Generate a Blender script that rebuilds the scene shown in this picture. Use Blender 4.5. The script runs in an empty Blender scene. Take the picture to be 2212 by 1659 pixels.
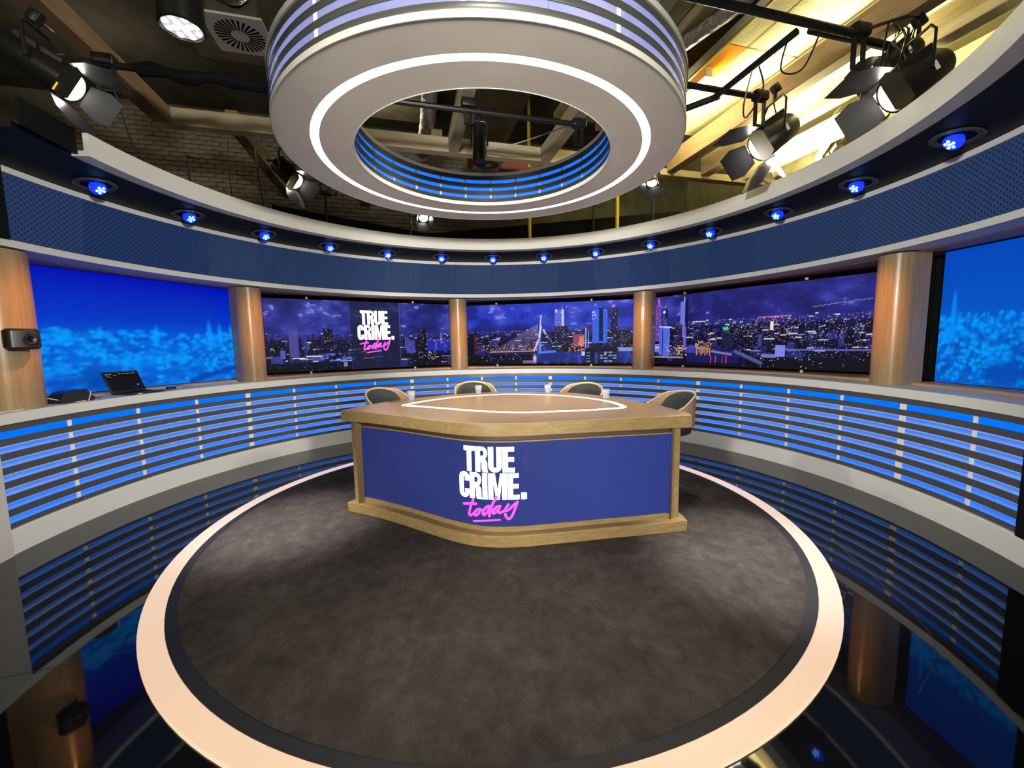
import bpy, bmesh, math, random
import numpy as np
from mathutils import Vector, Matrix, Quaternion
random.seed(7)
SC = bpy.context.scene
COL = SC.collection
R_ = math.radians

# ------------------------------------------------------------------ camera
cam_d = bpy.data.cameras.new('camera')
cam_d.sensor_fit = 'HORIZONTAL'; cam_d.sensor_width = 36.0
cam_d.lens = 36.0 * 877.478 / 2212.0
cam_d.clip_start = 0.02; cam_d.clip_end = 200
cam = bpy.data.objects.new('camera', cam_d); COL.objects.link(cam)
_p, _r = R_(-5.8668), R_(-0.9088)
_f = Vector((0, math.cos(_p), math.sin(_p))); _x = Vector((1, 0, 0)); _u = Vector((0, -math.sin(_p), math.cos(_p)))
_x2 = math.cos(_r) * _x + math.sin(_r) * _u; _u2 = -math.sin(_r) * _x + math.cos(_r) * _u
_m = Matrix((_x2, _u2, -_f)).transposed().to_4x4(); _m.translation = (0, 0, 1.55)
cam.matrix_world = _m
SC.camera = cam

# ------------------------------------------------------------------ world, exposure
wd = bpy.data.worlds.new('world'); SC.world = wd; wd.use_nodes = True
wd.node_tree.nodes['Background'].inputs[0].default_value = (0.30, 0.32, 0.36, 1)
wd.node_tree.nodes['Background'].inputs[1].default_value = 0.05
vs = SC.view_settings
SC.cycles.max_bounces = 7; SC.cycles.diffuse_bounces = 3; SC.cycles.glossy_bounces = 4; SC.cycles.transmission_bounces = 6
vs.view_transform = 'Standard'; vs.look = 'None'; vs.exposure = 0.0; vs.gamma = 1.0; vs.use_curve_mapping = False

def spot(name, loc, aim, watts, color=(1, .93, .84), angle=50, blend=.6, size=.12, parent=None):
    l = bpy.data.lights.new(name, 'SPOT'); l.energy = watts; l.color = color
    l.spot_size = R_(angle); l.spot_blend = blend; l.shadow_soft_size = size
    o = bpy.data.objects.new(name, l); COL.objects.link(o); o.location = loc
    o.rotation_euler = (Vector(aim) - Vector(loc)).to_track_quat('-Z', 'Y').to_euler()
    return o
def area(name, loc, aim, watts, sx, sy, color=(1, .95, .88)):
    l = bpy.data.lights.new(name, 'AREA'); l.energy = watts; l.color = color; l.shape = 'RECTANGLE'; l.size = sx; l.size_y = sy
    o = bpy.data.objects.new(name, l); COL.objects.link(o); o.location = loc
    o.rotation_euler = (Vector(aim) - Vector(loc)).to_track_quat('-Z', 'Y').to_euler()
    return o
WARM = (1.0, .95, .83)
# unseen spots added over and behind the camera to light set front and desk
spot('added_key_spot', (-2.4, .2, 3.9), (-.9, 3.3, .6), 22, WARM, 55)
spot('added_key_spot', (2.3, .1, 3.9), (1.0, 3.2, .6), 28, WARM, 55)
spot('front_fill_spot', (-2.8, -2.6, 2.6), (4.0, 4.4, 2.1), 1950, WARM, 47, 1, .25)
spot('front_fill_spot', (2.8, -2.6, 2.6), (-4.2, 4.6, 2.1), 1950, WARM, 47, 1, .25)
spot('front_fill_spot', (0, -3.0, 2.6), (-.1, 7.2, 2.4), 3000, WARM, 34, .7, .25)
spot('low_fill_spot', (-1.8, -2.3, 1.15), (-.5, 3.1, .22), 1000, WARM, 30, .9, .25)
spot('low_fill_spot', (1.8, -2.3, 1.15), (.7, 3.0, .22), 1000, WARM, 30, .9, .25)
spot('added_desk_spot', (.0, 1.0, 3.9), (-.05, 3.95, .96), 120, (1, .95, .86), 32, .7, .1)
# carpet pools
spot('grid_lamp_carpet', (-2.7, 2.0, 3.8), (-1.95, 3.35, 0), 1750, (1, .94, .97), 24, 1)
spot('grid_lamp_carpet', (1.75, 2.6, 3.9), (1.75, 2.75, 0), 1350, (1, .94, .97), 28, 1)
spot('grid_lamp_carpet', (.1, 1.2, 3.9), (.05, 2.0, 0), 330, (1, .93, .88), 36, 1)
# ambers on the columns, hung round the lighting ring
for ax, ay, wt in ((-4.05, 3.3, 520), (-3.60, 5.68, 480), (-.95, 7.42, 520), (2.15, 6.85, 520), (3.80, 4.15, 620)):
    vx, vy = ax + .16, ay - 3.6; n = math.hypot(vx, vy)
    spot('grid_lamp_column', (ax - vx / n * 2.35, ay - vy / n * 2.35, 3.75), (ax, ay, 1.66), wt, (1, .40, .13), 17, 1, .05)

# ------------------------------------------------------------------ mesh helpers
class MB:
    def __init__(s): s.v = []; s.f = []; s.uv = []
    def add(s, vs, fs, uvs=None):
        b = len(s.v); s.v += [tuple(v) for v in vs]; s.f += [tuple(i + b for i in f) for f in fs]
        s.uv += list(uvs) if uvs is not None else [(v[0] + v[1], v[2]) for v in vs]
        return s
    def box(s, c, d, M=None):
        x, y, z = (k / 2 for k in d)
        vs = [Vector((sx * x, sy * y, sz * z)) for sx in (-1, 1) for sy in (-1, 1) for sz in (-1, 1)]
        if M is not None: vs = [M @ v for v in vs]
        vs = [v + Vector(c) for v in vs]
        return s.add(vs, [(0, 1, 3, 2), (4, 6, 7, 5), (0, 4, 5, 1), (2, 3, 7, 6), (0, 2, 6, 4), (1, 5, 7, 3)])
    def rbox(s, c, d, r, n=4, M=None):
        """box with rounded vertical (z) edges and a small top/bottom chamfer"""
        x, y, z = d[0] / 2, d[1] / 2, d[2] / 2; out = []
        for cx, cy, a0 in ((x - r, y - r, 0), (-x + r, y - r, 90), (-x + r, -y + r, 180), (x - r, -y + r, 270)):
            for k in range(n + 1):
                a = R_(a0 + 90 * k / n); out.append((cx + r * math.cos(a), cy + r * math.sin(a)))
        ch = min(r * .35, z * .4)
        rings = [(-z, 1 - ch / max(x, y)), (-z + ch, 1), (z - ch, 1), (z, 1 - ch / max(x, y))]
        vs = []; m = len(out)
        for zz, k in rings: vs += [Vector((px * k, py * k, zz)) for px, py in out]
        if M is not None: vs = [M @ v for v in vs]
        vs = [v + Vector(c) for v in vs]
        fs = [(i * m + j, i * m + (j + 1) % m, (i + 1) * m + (j + 1) % m, (i + 1) * m + j) for i in range(3) for j in range(m)]
        fs += [tuple(range(m))[::-1], tuple(range(3 * m, 4 * m))]
        return s.add(vs, fs)
    def arc(s, prof, a0, a1, n, c, closed=True, full=False):
        """sweep an (r, z) profile about a vertical axis through c; angles from +y, clockwise"""
        m = len(prof); vs = []; uv = []; pl = [0]
        for i in range(1, m): pl.append(pl[-1] + math.hypot(prof[i][0] - prof[i-1][0], prof[i][1] - prof[i-1][1]))
        rm = prof[0][0]; cnt = n if full else n + 1
        for k in range(cnt):
            a = R_(a0 + (a1 - a0) * k / n); sn, cs = math.sin(a), math.cos(a)
            for i, (r, z) in enumerate(prof):
                vs.append((c[0] + r * sn, c[1] + r * cs, z)); uv.append((rm * a, pl[i]))
        fs = []; mm = m if closed else m - 1
        for k in range(n):
            k2 = (k + 1) % cnt
            for i in range(mm):
                j = (i + 1) % m; fs.append((k * m + i, k * m + j, k2 * m + j, k2 * m + i))
        if closed and not full: fs += [tuple(range(m)), tuple(range(n * m, n * m + m))[::-1]]
        return s.add(vs, fs, uv)
    def lathe(s, prof, c=(0, 0, 0), n=24, M=None, closed=False):
        """prof of (r, z); r = 0 ends are fanned"""
        vs = []; idx = []
        for r, z in prof:
            if r < 1e-6: idx.append([len(vs)] * n); vs.append(Vector((0, 0, z)))
            else:
                idx.append(list(range(len(vs), len(vs) + n)))
                vs += [Vector((r * math.cos(2 * math.pi * k / n), r * math.sin(2 * math.pi * k / n), z)) for k in range(n)]
        fs = []; L = len(prof); pairs = list(zip(range(L - 1), range(1, L))) + ([(L - 1, 0)] if closed else [])
        for i, j in pairs:
            for k in range(n):
                q = [idx[i][k], idx[i][(k + 1) % n], idx[j][(k + 1) % n], idx[j][k]]
                q = [x for t, x in enumerate(q) if x not in q[:t]]
                if len(q) > 2: fs.append(tuple(q))
        if M is not None: vs = [M @ v for v in vs]
        return s.add([v + Vector(c) for v in vs], fs)
    def tube(s, pts, r, n=8, caps=True):
        pts = [Vector(p) for p in pts]; vs = []; prev = None
        rr = r if isinstance(r, (list, tuple)) else [r] * len(pts)
        for i, p in enumerate(pts):
            t = (pts[min(i + 1, len(pts) - 1)] - pts[max(i - 1, 0)]).normalized()
            if prev is None:
                a = Vector((0, 0, 1)) if abs(t.z) < .9 else Vector((1, 0, 0)); x = t.cross(a).normalized()
            else: x = (prev - t * prev.dot(t)).normalized()
            prev = x; y = t.cross(x)
            vs += [p + rr[i] * (math.cos(2 * math.pi * k / n) * x + math.sin(2 * math.pi * k / n) * y) for k in range(n)]
        m = len(pts); fs = [(i * n + k, i * n + (k + 1) % n, (i + 1) * n + (k + 1) % n, (i + 1) * n + k) for i in range(m - 1) for k in range(n)]
        if caps: fs += [tuple(range(n)), tuple(range((m - 1) * n, m * n))[::-1]]
        return s.add(vs, fs)
    def prism(s, poly, z0, z1):
        m = len(poly); vs = [(x, y, z0) for x, y in poly] + [(x, y, z1) for x, y in poly]
        fs = [(i, (i + 1) % m, m + (i + 1) % m, m + i) for i in range(m)] + [tuple(range(m))[::-1], tuple(range(m, 2 * m))]
        return s.add(vs, fs)
    def bar(s, a, b, w, h, up=(0, 0, 1)):
        a, b = Vector(a), Vector(b); t = b - a; L = t.length; t.normalize(); x = t.cross(Vector(up)).normalized(); y = x.cross(t)
        M = Matrix((x, t, y)).transposed()
        return s.box((a + b) / 2, (w, L, h), M)
    def obj(s, name, mt, parent=None, smooth=35, bevel=0, local=None, recalc=True):
        me = bpy.data.meshes.new(name); vs = s.v
        if local is not None:
            inv = local.inverted(); vs = [inv @ Vector(v) for v in vs]
        me.from_pydata([tuple(v) for v in vs], [], s.f)
        ul = me.uv_layers.new(name='UVMap'); vi = np.empty(len(me.loops), np.int32); me.loops.foreach_get('vertex_index', vi)
        ul.data.foreach_set('uv', np.array(s.uv, np.float32)[vi].ravel())
        if recalc:
            bm = bmesh.new(); bm.from_mesh(me); bmesh.ops.recalc_face_normals(bm, faces=bm.faces); bm.to_mesh(me); bm.free()
        if smooth:
            me.polygons.foreach_set('use_smooth', [True] * len(me.polygons)); me.set_sharp_from_angle(angle=R_(smooth))
        me.materials.append(MATS[mt] if isinstance(mt, str) else mt)
        o = bpy.data.objects.new(name, me); COL.objects.link(o)
        if parent is not None: o.parent = parent
        if bevel:
            b = o.modifiers.new('bevel', 'BEVEL'); b.width = bevel; b.segments = 2; b.limit_method = 'ANGLE'; b.angle_limit = R_(40)
        return o
def empty(name, loc=(0, 0, 0)):
    o = bpy.data.objects.new(name, None); COL.objects.link(o); o.location = loc; o.empty_display_size = .1; return o
def tag(o, label=None, cat=None, group=None, kind=None):
    if label: o['label'] = label
    if cat: o['category'] = cat
    if group: o['group'] = group
    if kind: o['kind'] = kind
    return o
def copy_tree(o, parent=None):
    c = o.copy(); COL.objects.link(c); c.parent = parent
    for ch in list(o.children): copy_tree(ch, c)
    return c
def smooth_path(P, n=8, closed=False):
    P = [np.array(p, float) for p in P]; m = len(P); out = []
    rng = range(m) if closed else range(m - 1)
    for i in rng:
        if closed: p0, p1, p2, p3 = P[(i - 1) % m], P[i], P[(i + 1) % m], P[(i + 2) % m]
        else: p0, p1, p2, p3 = P[max(i - 1, 0)], P[i], P[i + 1], P[min(i + 2, m - 1)]
        for k in range(n):
            t = k / n
            out.append(.5 * ((2 * p1) + (-p0 + p2) * t + (2 * p0 - 5 * p1 + 4 * p2 - p3) * t * t + (-p0 + 3 * p1 - 3 * p2 + p3) * t ** 3))
    if not closed: out.append(P[-1])
    return [tuple(p) for p in out]

# ------------------------------------------------------------------ materials
MATS = {}
def mat(name, color=(.5, .5, .5), rough=.5, metal=0., emit=None, estr=1., spec=.5, trans=0., ior=1.45, coat=0.):
    m = bpy.data.materials.new(name); m.use_nodes = True; b = m.node_tree.nodes['Principled BSDF']
    b.inputs['Base Color'].default_value = (*color, 1); b.inputs['Roughness'].default_value = rough; b.inputs['Metallic'].default_value = metal
    b.inputs['Specular IOR Level'].default_value = spec; b.inputs['IOR'].default_value = ior
    b.inputs['Transmission Weight'].default_value = trans; b.inputs['Coat Weight'].default_value = coat
    if emit is not None:
        b.inputs['Emission Color'].default_value = (*emit, 1); b.inputs['Emission Strength'].default_value = estr
    MATS[name] = m; return m
class NT:
    def __init__(s, m): s.t = m.node_tree; s.b = s.t.nodes['Principled BSDF']
    def n(s, typ, **kw):
        nd = s.t.nodes.new(typ)
        for k, v in kw.items():
            if k.startswith('_'): setattr(nd, k[1:], v)
            else:
                key = int(k[1:]) if k[0] == 'i' and k[1:].isdigit() else k.replace('__', ' ')
                s.set(nd.inputs[key], v)
        return nd
    def set(s, inp, v):
        if isinstance(v, bpy.types.NodeSocket): s.t.links.new(v, inp)
        else: inp.default_value = v
    def math(s, op, a, b=0., c=None):
        nd = s.t.nodes.new('ShaderNodeMath'); nd.operation = op; s.set(nd.inputs[0], a); s.set(nd.inputs[1], b)
        if c is not None: s.set(nd.inputs[2], c)
        return nd.outputs[0]
    def ramp(s, fac, stops, interp='LINEAR'):
        nd = s.t.nodes.new('ShaderNodeValToRGB'); nd.color_ramp.interpolation = interp; e = nd.color_ramp.elements
        while len(e) < len(stops): e.new(.5)
        for k, (p, c) in enumerate(stops): e[k].position = p; e[k].color = (*c, 1) if len(c) == 3 else c
        s.set(nd.inputs[0], fac); return nd.outputs[0]
    def mix(s, fac, a, b, typ='MIX'):
        nd = s.t.nodes.new('ShaderNodeMix'); nd.data_type = 'RGBA'; nd.blend_type = typ
        s.set(nd.inputs[0], fac); s.set(nd.inputs[6], a if isinstance(a, bpy.types.NodeSocket) else (*a, 1)); s.set(nd.inputs[7], b if isinstance(b, bpy.types.NodeSocket) else (*b, 1))
        return nd.outputs[2]
    def coord(s, which='Object'): return s.t.nodes.new('ShaderNodeTexCoord').outputs[which]
    def mapping(s, vec, scale=(1, 1, 1), rot=(0, 0, 0), loc=(0, 0, 0)):
        nd = s.t.nodes.new('ShaderNodeMapping'); s.set(nd.inputs[0], vec); nd.inputs['Scale'].default_value = scale; nd.inputs['Rotation'].default_value = rot; nd.inputs['Location'].default_value = loc
        return nd.outputs[0]
    def noise(s, vec, scale=5., detail=4., rough=.6, out=0):
        nd = s.t.nodes.new('ShaderNodeTexNoise'); s.set(nd.inputs['Vector'], vec); nd.inputs['Scale'].default_value = scale
        nd.inputs['Detail'].default_value = detail; nd.inputs['Roughness'].default_value = rough; return nd.outputs[out]
    def bump(s, h, strength=.3, dist=.01):
        nd = s.t.nodes.new('ShaderNodeBump'); nd.inputs['Strength'].default_value = strength; nd.inputs['Distance'].default_value = dist
        s.set(nd.inputs['Height'], h); s.t.links.new(nd.outputs[0], s.b.inputs['Normal'])
    def sep(s, vec): nd = s.t.nodes.new('ShaderNodeSeparateXYZ'); s.set(nd.inputs[0], vec); return nd.outputs
    def base(s, c): s.set(s.b.inputs['Base Color'], c)
    def emit(s, c, k=1.): s.set(s.b.inputs['Emission Color'], c); s.set(s.b.inputs['Emission Strength'], k)

def wood(name, light, dark, grain=(1, 1, 1), rough=.42, scale=1., coat=.0, which='Object', rot=(0, 0, 0)):
    m = mat(name, light, rough, coat=coat); t = NT(m); v = t.mapping(t.coord(which), grain, rot)
    a = t.noise(v, 6 * scale, 6, .65); b = t.noise(v, 22 * scale, 3, .5)
    f = t.math('ADD', t.math('MULTIPLY', a, .7), t.math('MULTIPLY', b, .3))
    t.base(t.ramp(f, [(.34, dark), (.52, tuple((p + q) / 2 for p, q in zip(light, dark))), (.66, light)]))
    t.bump(b, .08, .002); return m
wood('oak', (.34, .235, .100), (.20, .130, .052), (.7, 9, 9), .36, 1., .15)
wood('oak_top', (.47, .31, .165), (.31, .195, .10), (.6, 9, 9), .36, 1., .12, rot=(0, 0, R_(8)))
wood('oak_column', (.40, .275, .145), (.27, .175, .085), (7, 7, .35), .30, 1., .3)
wood('oak_painted_shade', (.075, .045, .025), (.045, .026, .015), (.7, 9, 9), .5, 1.)  # oak with the shade under the desk slab put into its colour
wood('oak_sill', (.50, .33, .19), (.34, .21, .11), (.5, 9, 1), .45, 1., which='UV')
wood('pine_beam', (.36, .25, .135), (.21, .13, .065), (9, .5, 9), .7, .8)
wood('pine_pale', (.52, .44, .29), (.36, .29, .17), (9, .5, 9), .7, .8)
wood('plywood', (.62, .42, .22), (.48, .30, .14), (6, 6, .6), .4, 1.)
mat('ply_edge', (.72, .56, .36), .5)
mat('white_paint', (.70, .70, .67), .5)
mat('post_white', (.92, .93, .95), .5); _t = NT(MATS['white_paint']); _t.bump(_t.noise(_t.coord(), 60, 3), .04, .002)
mat('white_gloss', (.74, .74, .72), .28)
mat('trim_grey', (.40, .41, .37), .5)
mat('off_white', (.60, .59, .56), .55)
mat('ring_underside', (.70, .66, .60), .6); _t = NT(MATS['ring_underside']); _t.base(_t.ramp(_t.noise(_t.coord(), 1.6, 5), [(.35, (.72, .68, .61)), (.65, (.80, .76, .69))]))
mat('slat_metal', (.105, .098, .095), .42, .25)
mat('slat_silver', (.055, .055, .048), .36, .3)
mat('black_matte', (.007, .007, .009), .85, spec=.12)
mat('black_soffit', (.004, .0045, .008), .5, spec=.2)
mat('black_metal', (.018, .018, .02), .38, .4)
mat('black_plastic', (.02, .02, .022), .33)
mat('black_pad', (.028, .032, .034), .62)
mat('grey_plate', (.10, .10, .11), .42, .5)
mat('chrome', (.62, .62, .62), .18, 1.)
mat('foil', (.55, .53, .5), .28, .9); _t = NT(MATS['foil']); _t.bump(_t.noise(_t.coord(), 26, 3), .9, .03)
mat('white_led', (.9, .9, .9), .4, emit=(1, .985, 1), estr=5.0)
mat('desk_led', (.9, .9, .9), .4, emit=(1, .97, .93), estr=2.2)
mat('lamp_lens', (.9, .9, .9), .3, emit=(1, .95, .86), estr=22)
mat('lamp_dim', (.6, .6, .6), .3, emit=(1, .9, .75), estr=3)
mat('par_face', (.4, .4, .4), .3, emit=(1, .97, 1), estr=.45)
mat('gel_amber', (.8, .45, .05), .4, emit=(1, .42, .03), estr=.7)  # lamplight passing through the gel is put into its emission
mat('par_lens', (.9, .9, .9), .3, emit=(1, .97, 1), estr=6)
mat('blue_bulb', (.02, .05, .5), .3, emit=(.0, .02, 1.0), estr=1.3)
mat('blue_led', (.3, .6, 1), .3, emit=(.12, .45, 1.0), estr=6)
mat('glass', (.95, .96, .97), .04, trans=.78, ior=1.25, spec=.9)
mat('water', (.97, .98, 1), .0, trans=1., ior=1.12)
mat('cable_white', (.65, .62, .55), .5)
mat('logo_white', (.9, .9, .9), .5, emit=(.97, .97, 1), estr=1.0)
mat('logo_pink', (.25, .02, .2), .5, emit=(1, .10, .90), estr=1.0)
mat('laptop_screen', (.004, .004, .005), .16, emit=(.01, .01, .014), estr=.3)
mat('text_grey', (.3, .3, .32), .5, emit=(.25, .25, .3), estr=.5)
mat('text_violet', (.3, .2, .6), .5, emit=(.35, .22, .8), estr=.9)
mat('red_pen', (.22, .03, .03), .35)
mat('safety_yellow', (.75, .55, .06), .45)
mat('orange_film', (.85, .30, .02), .4)

# black glossy vinyl floor, laid in sheets with fine waves and seams
m = mat('floor_gloss', (.006, .006, .008), .035, ior=1.5); t = NT(m); v = t.coord()
t.bump(t.noise(v, 1.3, 3, .5), .035, .03)
_s = t.noise(v, 40, 2); t.set(t.b.inputs['Roughness'], t.math('MULTIPLY_ADD', _s, .03, .018))
# carpet
m = mat('carpet', (.09, .08, .075), .95, spec=.1); t = NT(m); v = t.coord()
a = t.noise(t.mapping(v, (1, 1, 1)), 2.0, 8, .72); b = t.noise(t.mapping(v, (1.1, .9, 1), (0, 0, .7)), 9, 7, .75); c_ = t.noise(v, 210, 2, .7)
f = t.math('ADD', t.math('MULTIPLY', a, .45), t.math('MULTIPLY', b, .55))
cc = t.ramp(f, [(.38, (.044, .037, .032)), (.50, (.070, .060, .052)), (.62, (.102, .090, .080))])
t.base(t.mix(t.ramp(c_, [(.35, (0, 0, 0)), (.7, (1, 1, 1))]), cc, t.mix(.5, cc, (.02, .018, .016)), 'MIX'))
t.bump(c_, .5, .004)
mat('carpet_edge', (.018, .018, .02), .6)
# floor light ring: an acrylic diffuser with LED tape under it; coloured spill of the spots painted into its emission, pinker at the far side
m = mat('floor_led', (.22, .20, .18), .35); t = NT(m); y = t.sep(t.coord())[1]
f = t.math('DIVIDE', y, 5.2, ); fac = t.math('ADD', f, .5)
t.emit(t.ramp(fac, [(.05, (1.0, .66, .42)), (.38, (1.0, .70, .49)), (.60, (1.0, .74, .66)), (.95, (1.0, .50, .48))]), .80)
# LED panels behind the wall slats; row tones include painted acrylic reflections
m = mat('wall_led', (.0, .01, .04), .4, spec=.12); t = NT(m); o3 = t.sep(t.coord())
row = t.math('DIVIDE', t.math('SUBTRACT', .937, o3[2]), .1088); fr = t.math('FRACT', row); ix = t.math('FLOOR', row)
pale = t.ramp(t.math('DIVIDE', ix, 7.), [(0, (0, 0, 0)), (.10, (0, 0, 0)), (.14, (.85, .85, .85)), (.55, (1, 1, 1)), (.72, (.55, .55, .55)), (.9, (.4, .4, .4))])
acrylic_sheen = t.ramp(fr, [(.0, (.42, .60, .95)), (.10, (.20, .36, .86)), (.22, (.06, .19, .66)), (.36, (.10, .24, .74)), (.48, (.16, .32, .85))])
col = t.mix(pale, (.0, .165, .93), acrylic_sheen)
nz = t.noise(t.mapping(t.coord(), (3, 3, 60)), 2.2, 4, .7)
col = t.mix(1., col, t.ramp(nz, [(.3, (.78, .78, .84)), (.7, (1.12, 1.12, 1.06))]), 'MULTIPLY')
t.emit(col, 1.12)
mat('ring_led_inner', (.02, .05, .2), .3, emit=(.012, .20, 1.0), estr=1.0)
m = mat('ring_led_outer', (.08, .08, .12), .10); t = NT(m)
t.emit(t.ramp(t.noise(t.coord(), 1.8, 3), [(.3, (.20, .235, .56)), (.5, (.26, .30, .64)), (.68, (.40, .45, .78))]), .85)
# perforated LED mesh of the header
m = mat('header_mesh', (.03, .05, .1), .6, spec=.15); t = NT(m); uv = t.sep(t.coord('UV'))
per = 2 * math.pi / .046
d = t.math('MULTIPLY', t.math('SINE', t.math('MULTIPLY', uv[0], per)), t.math('SINE', t.math('MULTIPLY', uv[1], per)))
dots = t.ramp(d, [(.30, (0, 0, 0)), (.62, (1, 1, 1))])
rnd = t.t.nodes.new('ShaderNodeObjectInfo').outputs['Random']
bc = t.mix(rnd, (.018, .046, .150), (.030, .064, .165)); dk = t.mix(.75, bc, (.004, .008, .03))
colr = t.mix(dots, bc, dk); t.base(t.mix(.5, colr, (0, 0, 0))); t.emit(colr, .45)
# blue desk screen
m = mat('desk_screen', (.012, .018, .06), .35, spec=.07); t = NT(m); o3 = t.sep(t.coord())
t.emit(t.ramp(t.math('ADD', t.math('MULTIPLY', o3[0], .33), .5), [(0., (.013, .018, .105)), (.45, (.017, .025, .14)), (.72, (.022, .038, .215)), (1., (.016, .023, .16))]), 1.)
# back-stage surfaces
def plaster(name, a, b, scale=3, bump=.5, rough=.9):
    m = mat(name, a, rough); t = NT(m); v = t.coord(); n1 = t.noise(v, scale, 8, .7)
    t.base(t.ramp(n1, [(.32, b), (.62, a)])); t.bump(t.noise(v, scale * 7, 6, .7), bump, .03)
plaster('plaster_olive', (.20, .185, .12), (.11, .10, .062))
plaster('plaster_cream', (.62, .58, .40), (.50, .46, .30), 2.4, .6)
plaster('stone_wool', (.55, .50, .30), (.36, .31, .16), 5, 1.)
plaster('ceiling_dark', (.075, .07, .055), (.035, .033, .027), 2)
plaster('brick_paint', (.20, .185, .13), (.13, .12, .082), 6, .5)
mat('mortar', (.10, .092, .064), .95)
mat('vent_plate', (.50, .46, .38), .5)
mat('steel_dark', (.045, .032, .024), .5, .3)
mat('red_board', (.28, .075, .04), .7)
mat('work_light', (1, 1, .9), .5, emit=(1, .92, .62), estr=14)

WC = (-.161, 3.605)      # axis of the curved set wall
FC = (-.138, 3.665)      # axis of the carpet and floor light ring
CC = (-.200, 3.605)      # axis of the hanging ring
def pol(r, a, z, c=WC): a = R_(a); return Vector((c[0] + r * math.sin(a), c[1] + r * math.cos(a), z))
# ================================================================== the setting
fl = MB(); fl.lathe([(0, -.02), (9.5, -.02), (9.5, -.12), (0, -.12)], (0, 3.6, .02), 64)
floor = tag(fl.obj('floor', 'floor_gloss', smooth=0), 'glossy black floor mirroring the curved wall around the carpet', kind='structure')
# wandering seams of the floor sheets (thin raised welds)
for pts in ([(-3.1, 1.55), (-2.45, 1.78), (-1.9, 1.98)], [(1.75, 1.62), (2.15, 1.95), (2.33, 2.5), (2.45, 3.0)], [(2.1, 1.42), (2.75, 1.25)],
            [(-3.35, 3.6), (-2.95, 3.75)], [(2.75, 4.0), (3.1, 4.15)]):
    MB().tube([(x, y, .0004) for x, y in smooth_path(pts, 6)], .0012, 6).obj('seam', 'grey_plate', floor)

def thing_arc(name, prof, a0, a1, n, mt, parent=None, c=WC, **k): return MB().arc(prof, a0, a1, n, c).obj(name, mt, parent, **k)
AL, AR = -100.5, 105.2; AH = 136
# ---- slatted curved wall
wall = tag(empty('wall_back', (WC[0], WC[1], 0)), 'curved blue-lit slatted wall running around the studio', kind='structure')
for k in range(8):
    zt = .989 - .1088 * k
    thing_arc('slat', [(3.731, zt - .053), (3.731, zt - .001), (3.746, zt - .001), (3.746, zt - .053)], AL, AR, 140, 'slat_metal', None).parent = wall
PA = [-91.0 + 9.463 * i for i in range(21)]
edges = [AL] + PA + [AR]
for i in range(len(edges) - 1):
    thing_arc('light_panel', [(3.759, .185), (3.759, .99), (3.775, .99), (3.775, .185)], edges[i] + .02, edges[i + 1] - .02, 8, 'wall_led').parent = wall
for i, a in enumerate(PA):
    dbl = (i % 4 == 3)
    w = .030 if not dbl else .058
    da = math.degrees(w / 2 / 3.77)
    thing_arc('post', [(3.748, .186), (3.748, .988), (3.757, .988), (3.757, .186)], a - da, a + da, 2, 'post_white').parent = wall
MB().arc([(3.84, 0), (3.84, .99), (3.90, .99), (3.90, 0)], AL - 4, AR + 4, 120, WC).obj('backing_board', 'black_matte').parent = wall
for ch in wall.children: ch.matrix_parent_inverse = Matrix.Translation((-WC[0], -WC[1], 0))
base = thing_arc('baseboard_back', [(3.70, 0), (3.70, .178), (3.712, .19), (3.84, .19), (3.84, 0)], AL, AR + 3, 140, 'white_gloss')
tag(base, 'broad white curved skirting under the blue slatted wall', kind='structure')
e = MB().arc([(3.685, 0), (3.685, .99), (3.92, .99), (3.92, 0)], AL - 5, AL, 6, WC).obj('end_panel', 'off_white', wall); e.matrix_parent_inverse = Matrix.Translation((-WC[0], -WC[1], 0)); e['label'] = 'pale end panel closing the slatted wall'
e = MB().arc([(3.69, .19), (3.69, .99), (3.9, .99), (3.9, .19)], AR, AR + 2.5, 3, WC).obj('end_post', 'black_matte')
e.parent = wall; e.matrix_parent_inverse = Matrix.Translation((-WC[0], -WC[1], 0)); e['label'] = 'black end post'
# ---- white counter ledge
ctop = thing_arc('counter_ledge', [(3.70, .992), (3.70, 1.070), (3.704, 1.074), (4.18, 1.074), (4.18, .992)], AL - 8, AR + 10, 150, 'white_paint', smooth=40)
tag(ctop, 'white curved counter ledge on top of the slatted wall', 'counter')

# ---- wooden columns: half-round fronts with flat cheeks running back
COLS = [(-94.4, 'wide wooden column carrying the black camera beside the laptop'), (-59.2, 'wooden column between the bright blue skyline and the screen with the lettering'),
        (-11.6, 'slim wooden column between the lettering screen and the bridge screen'), (36.1, 'wooden column between the bridge screen and the tower screen'),
        (83.3, 'wooden column in front of the black drape strip near the blue skyline')]
def column(a, lab, r=.160, rc=4.0, back=.16):
    poly = []
    rad = Vector((math.sin(R_(a)), math.cos(R_(a)))); tan = Vector((rad.y, -rad.x)); c = Vector(WC) + rad * rc
    for k in range(25):
        th = math.pi * k / 24; poly.append(c - rad * r * math.sin(th) + tan * r * math.cos(th))
    poly += [c + rad * back - tan * r, c + rad * back + tan * r]
    return tag(MB().prism([tuple(p) for p in poly], 1.0745, 2.3375).obj('wooden_column', 'oak_column', smooth=30), lab, 'column', 'wooden columns along the counter', 'thing')
for a, lab in COLS:
    if a < -90: column(a, lab, .20, 3.96)
    else: column(a, lab)
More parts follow.
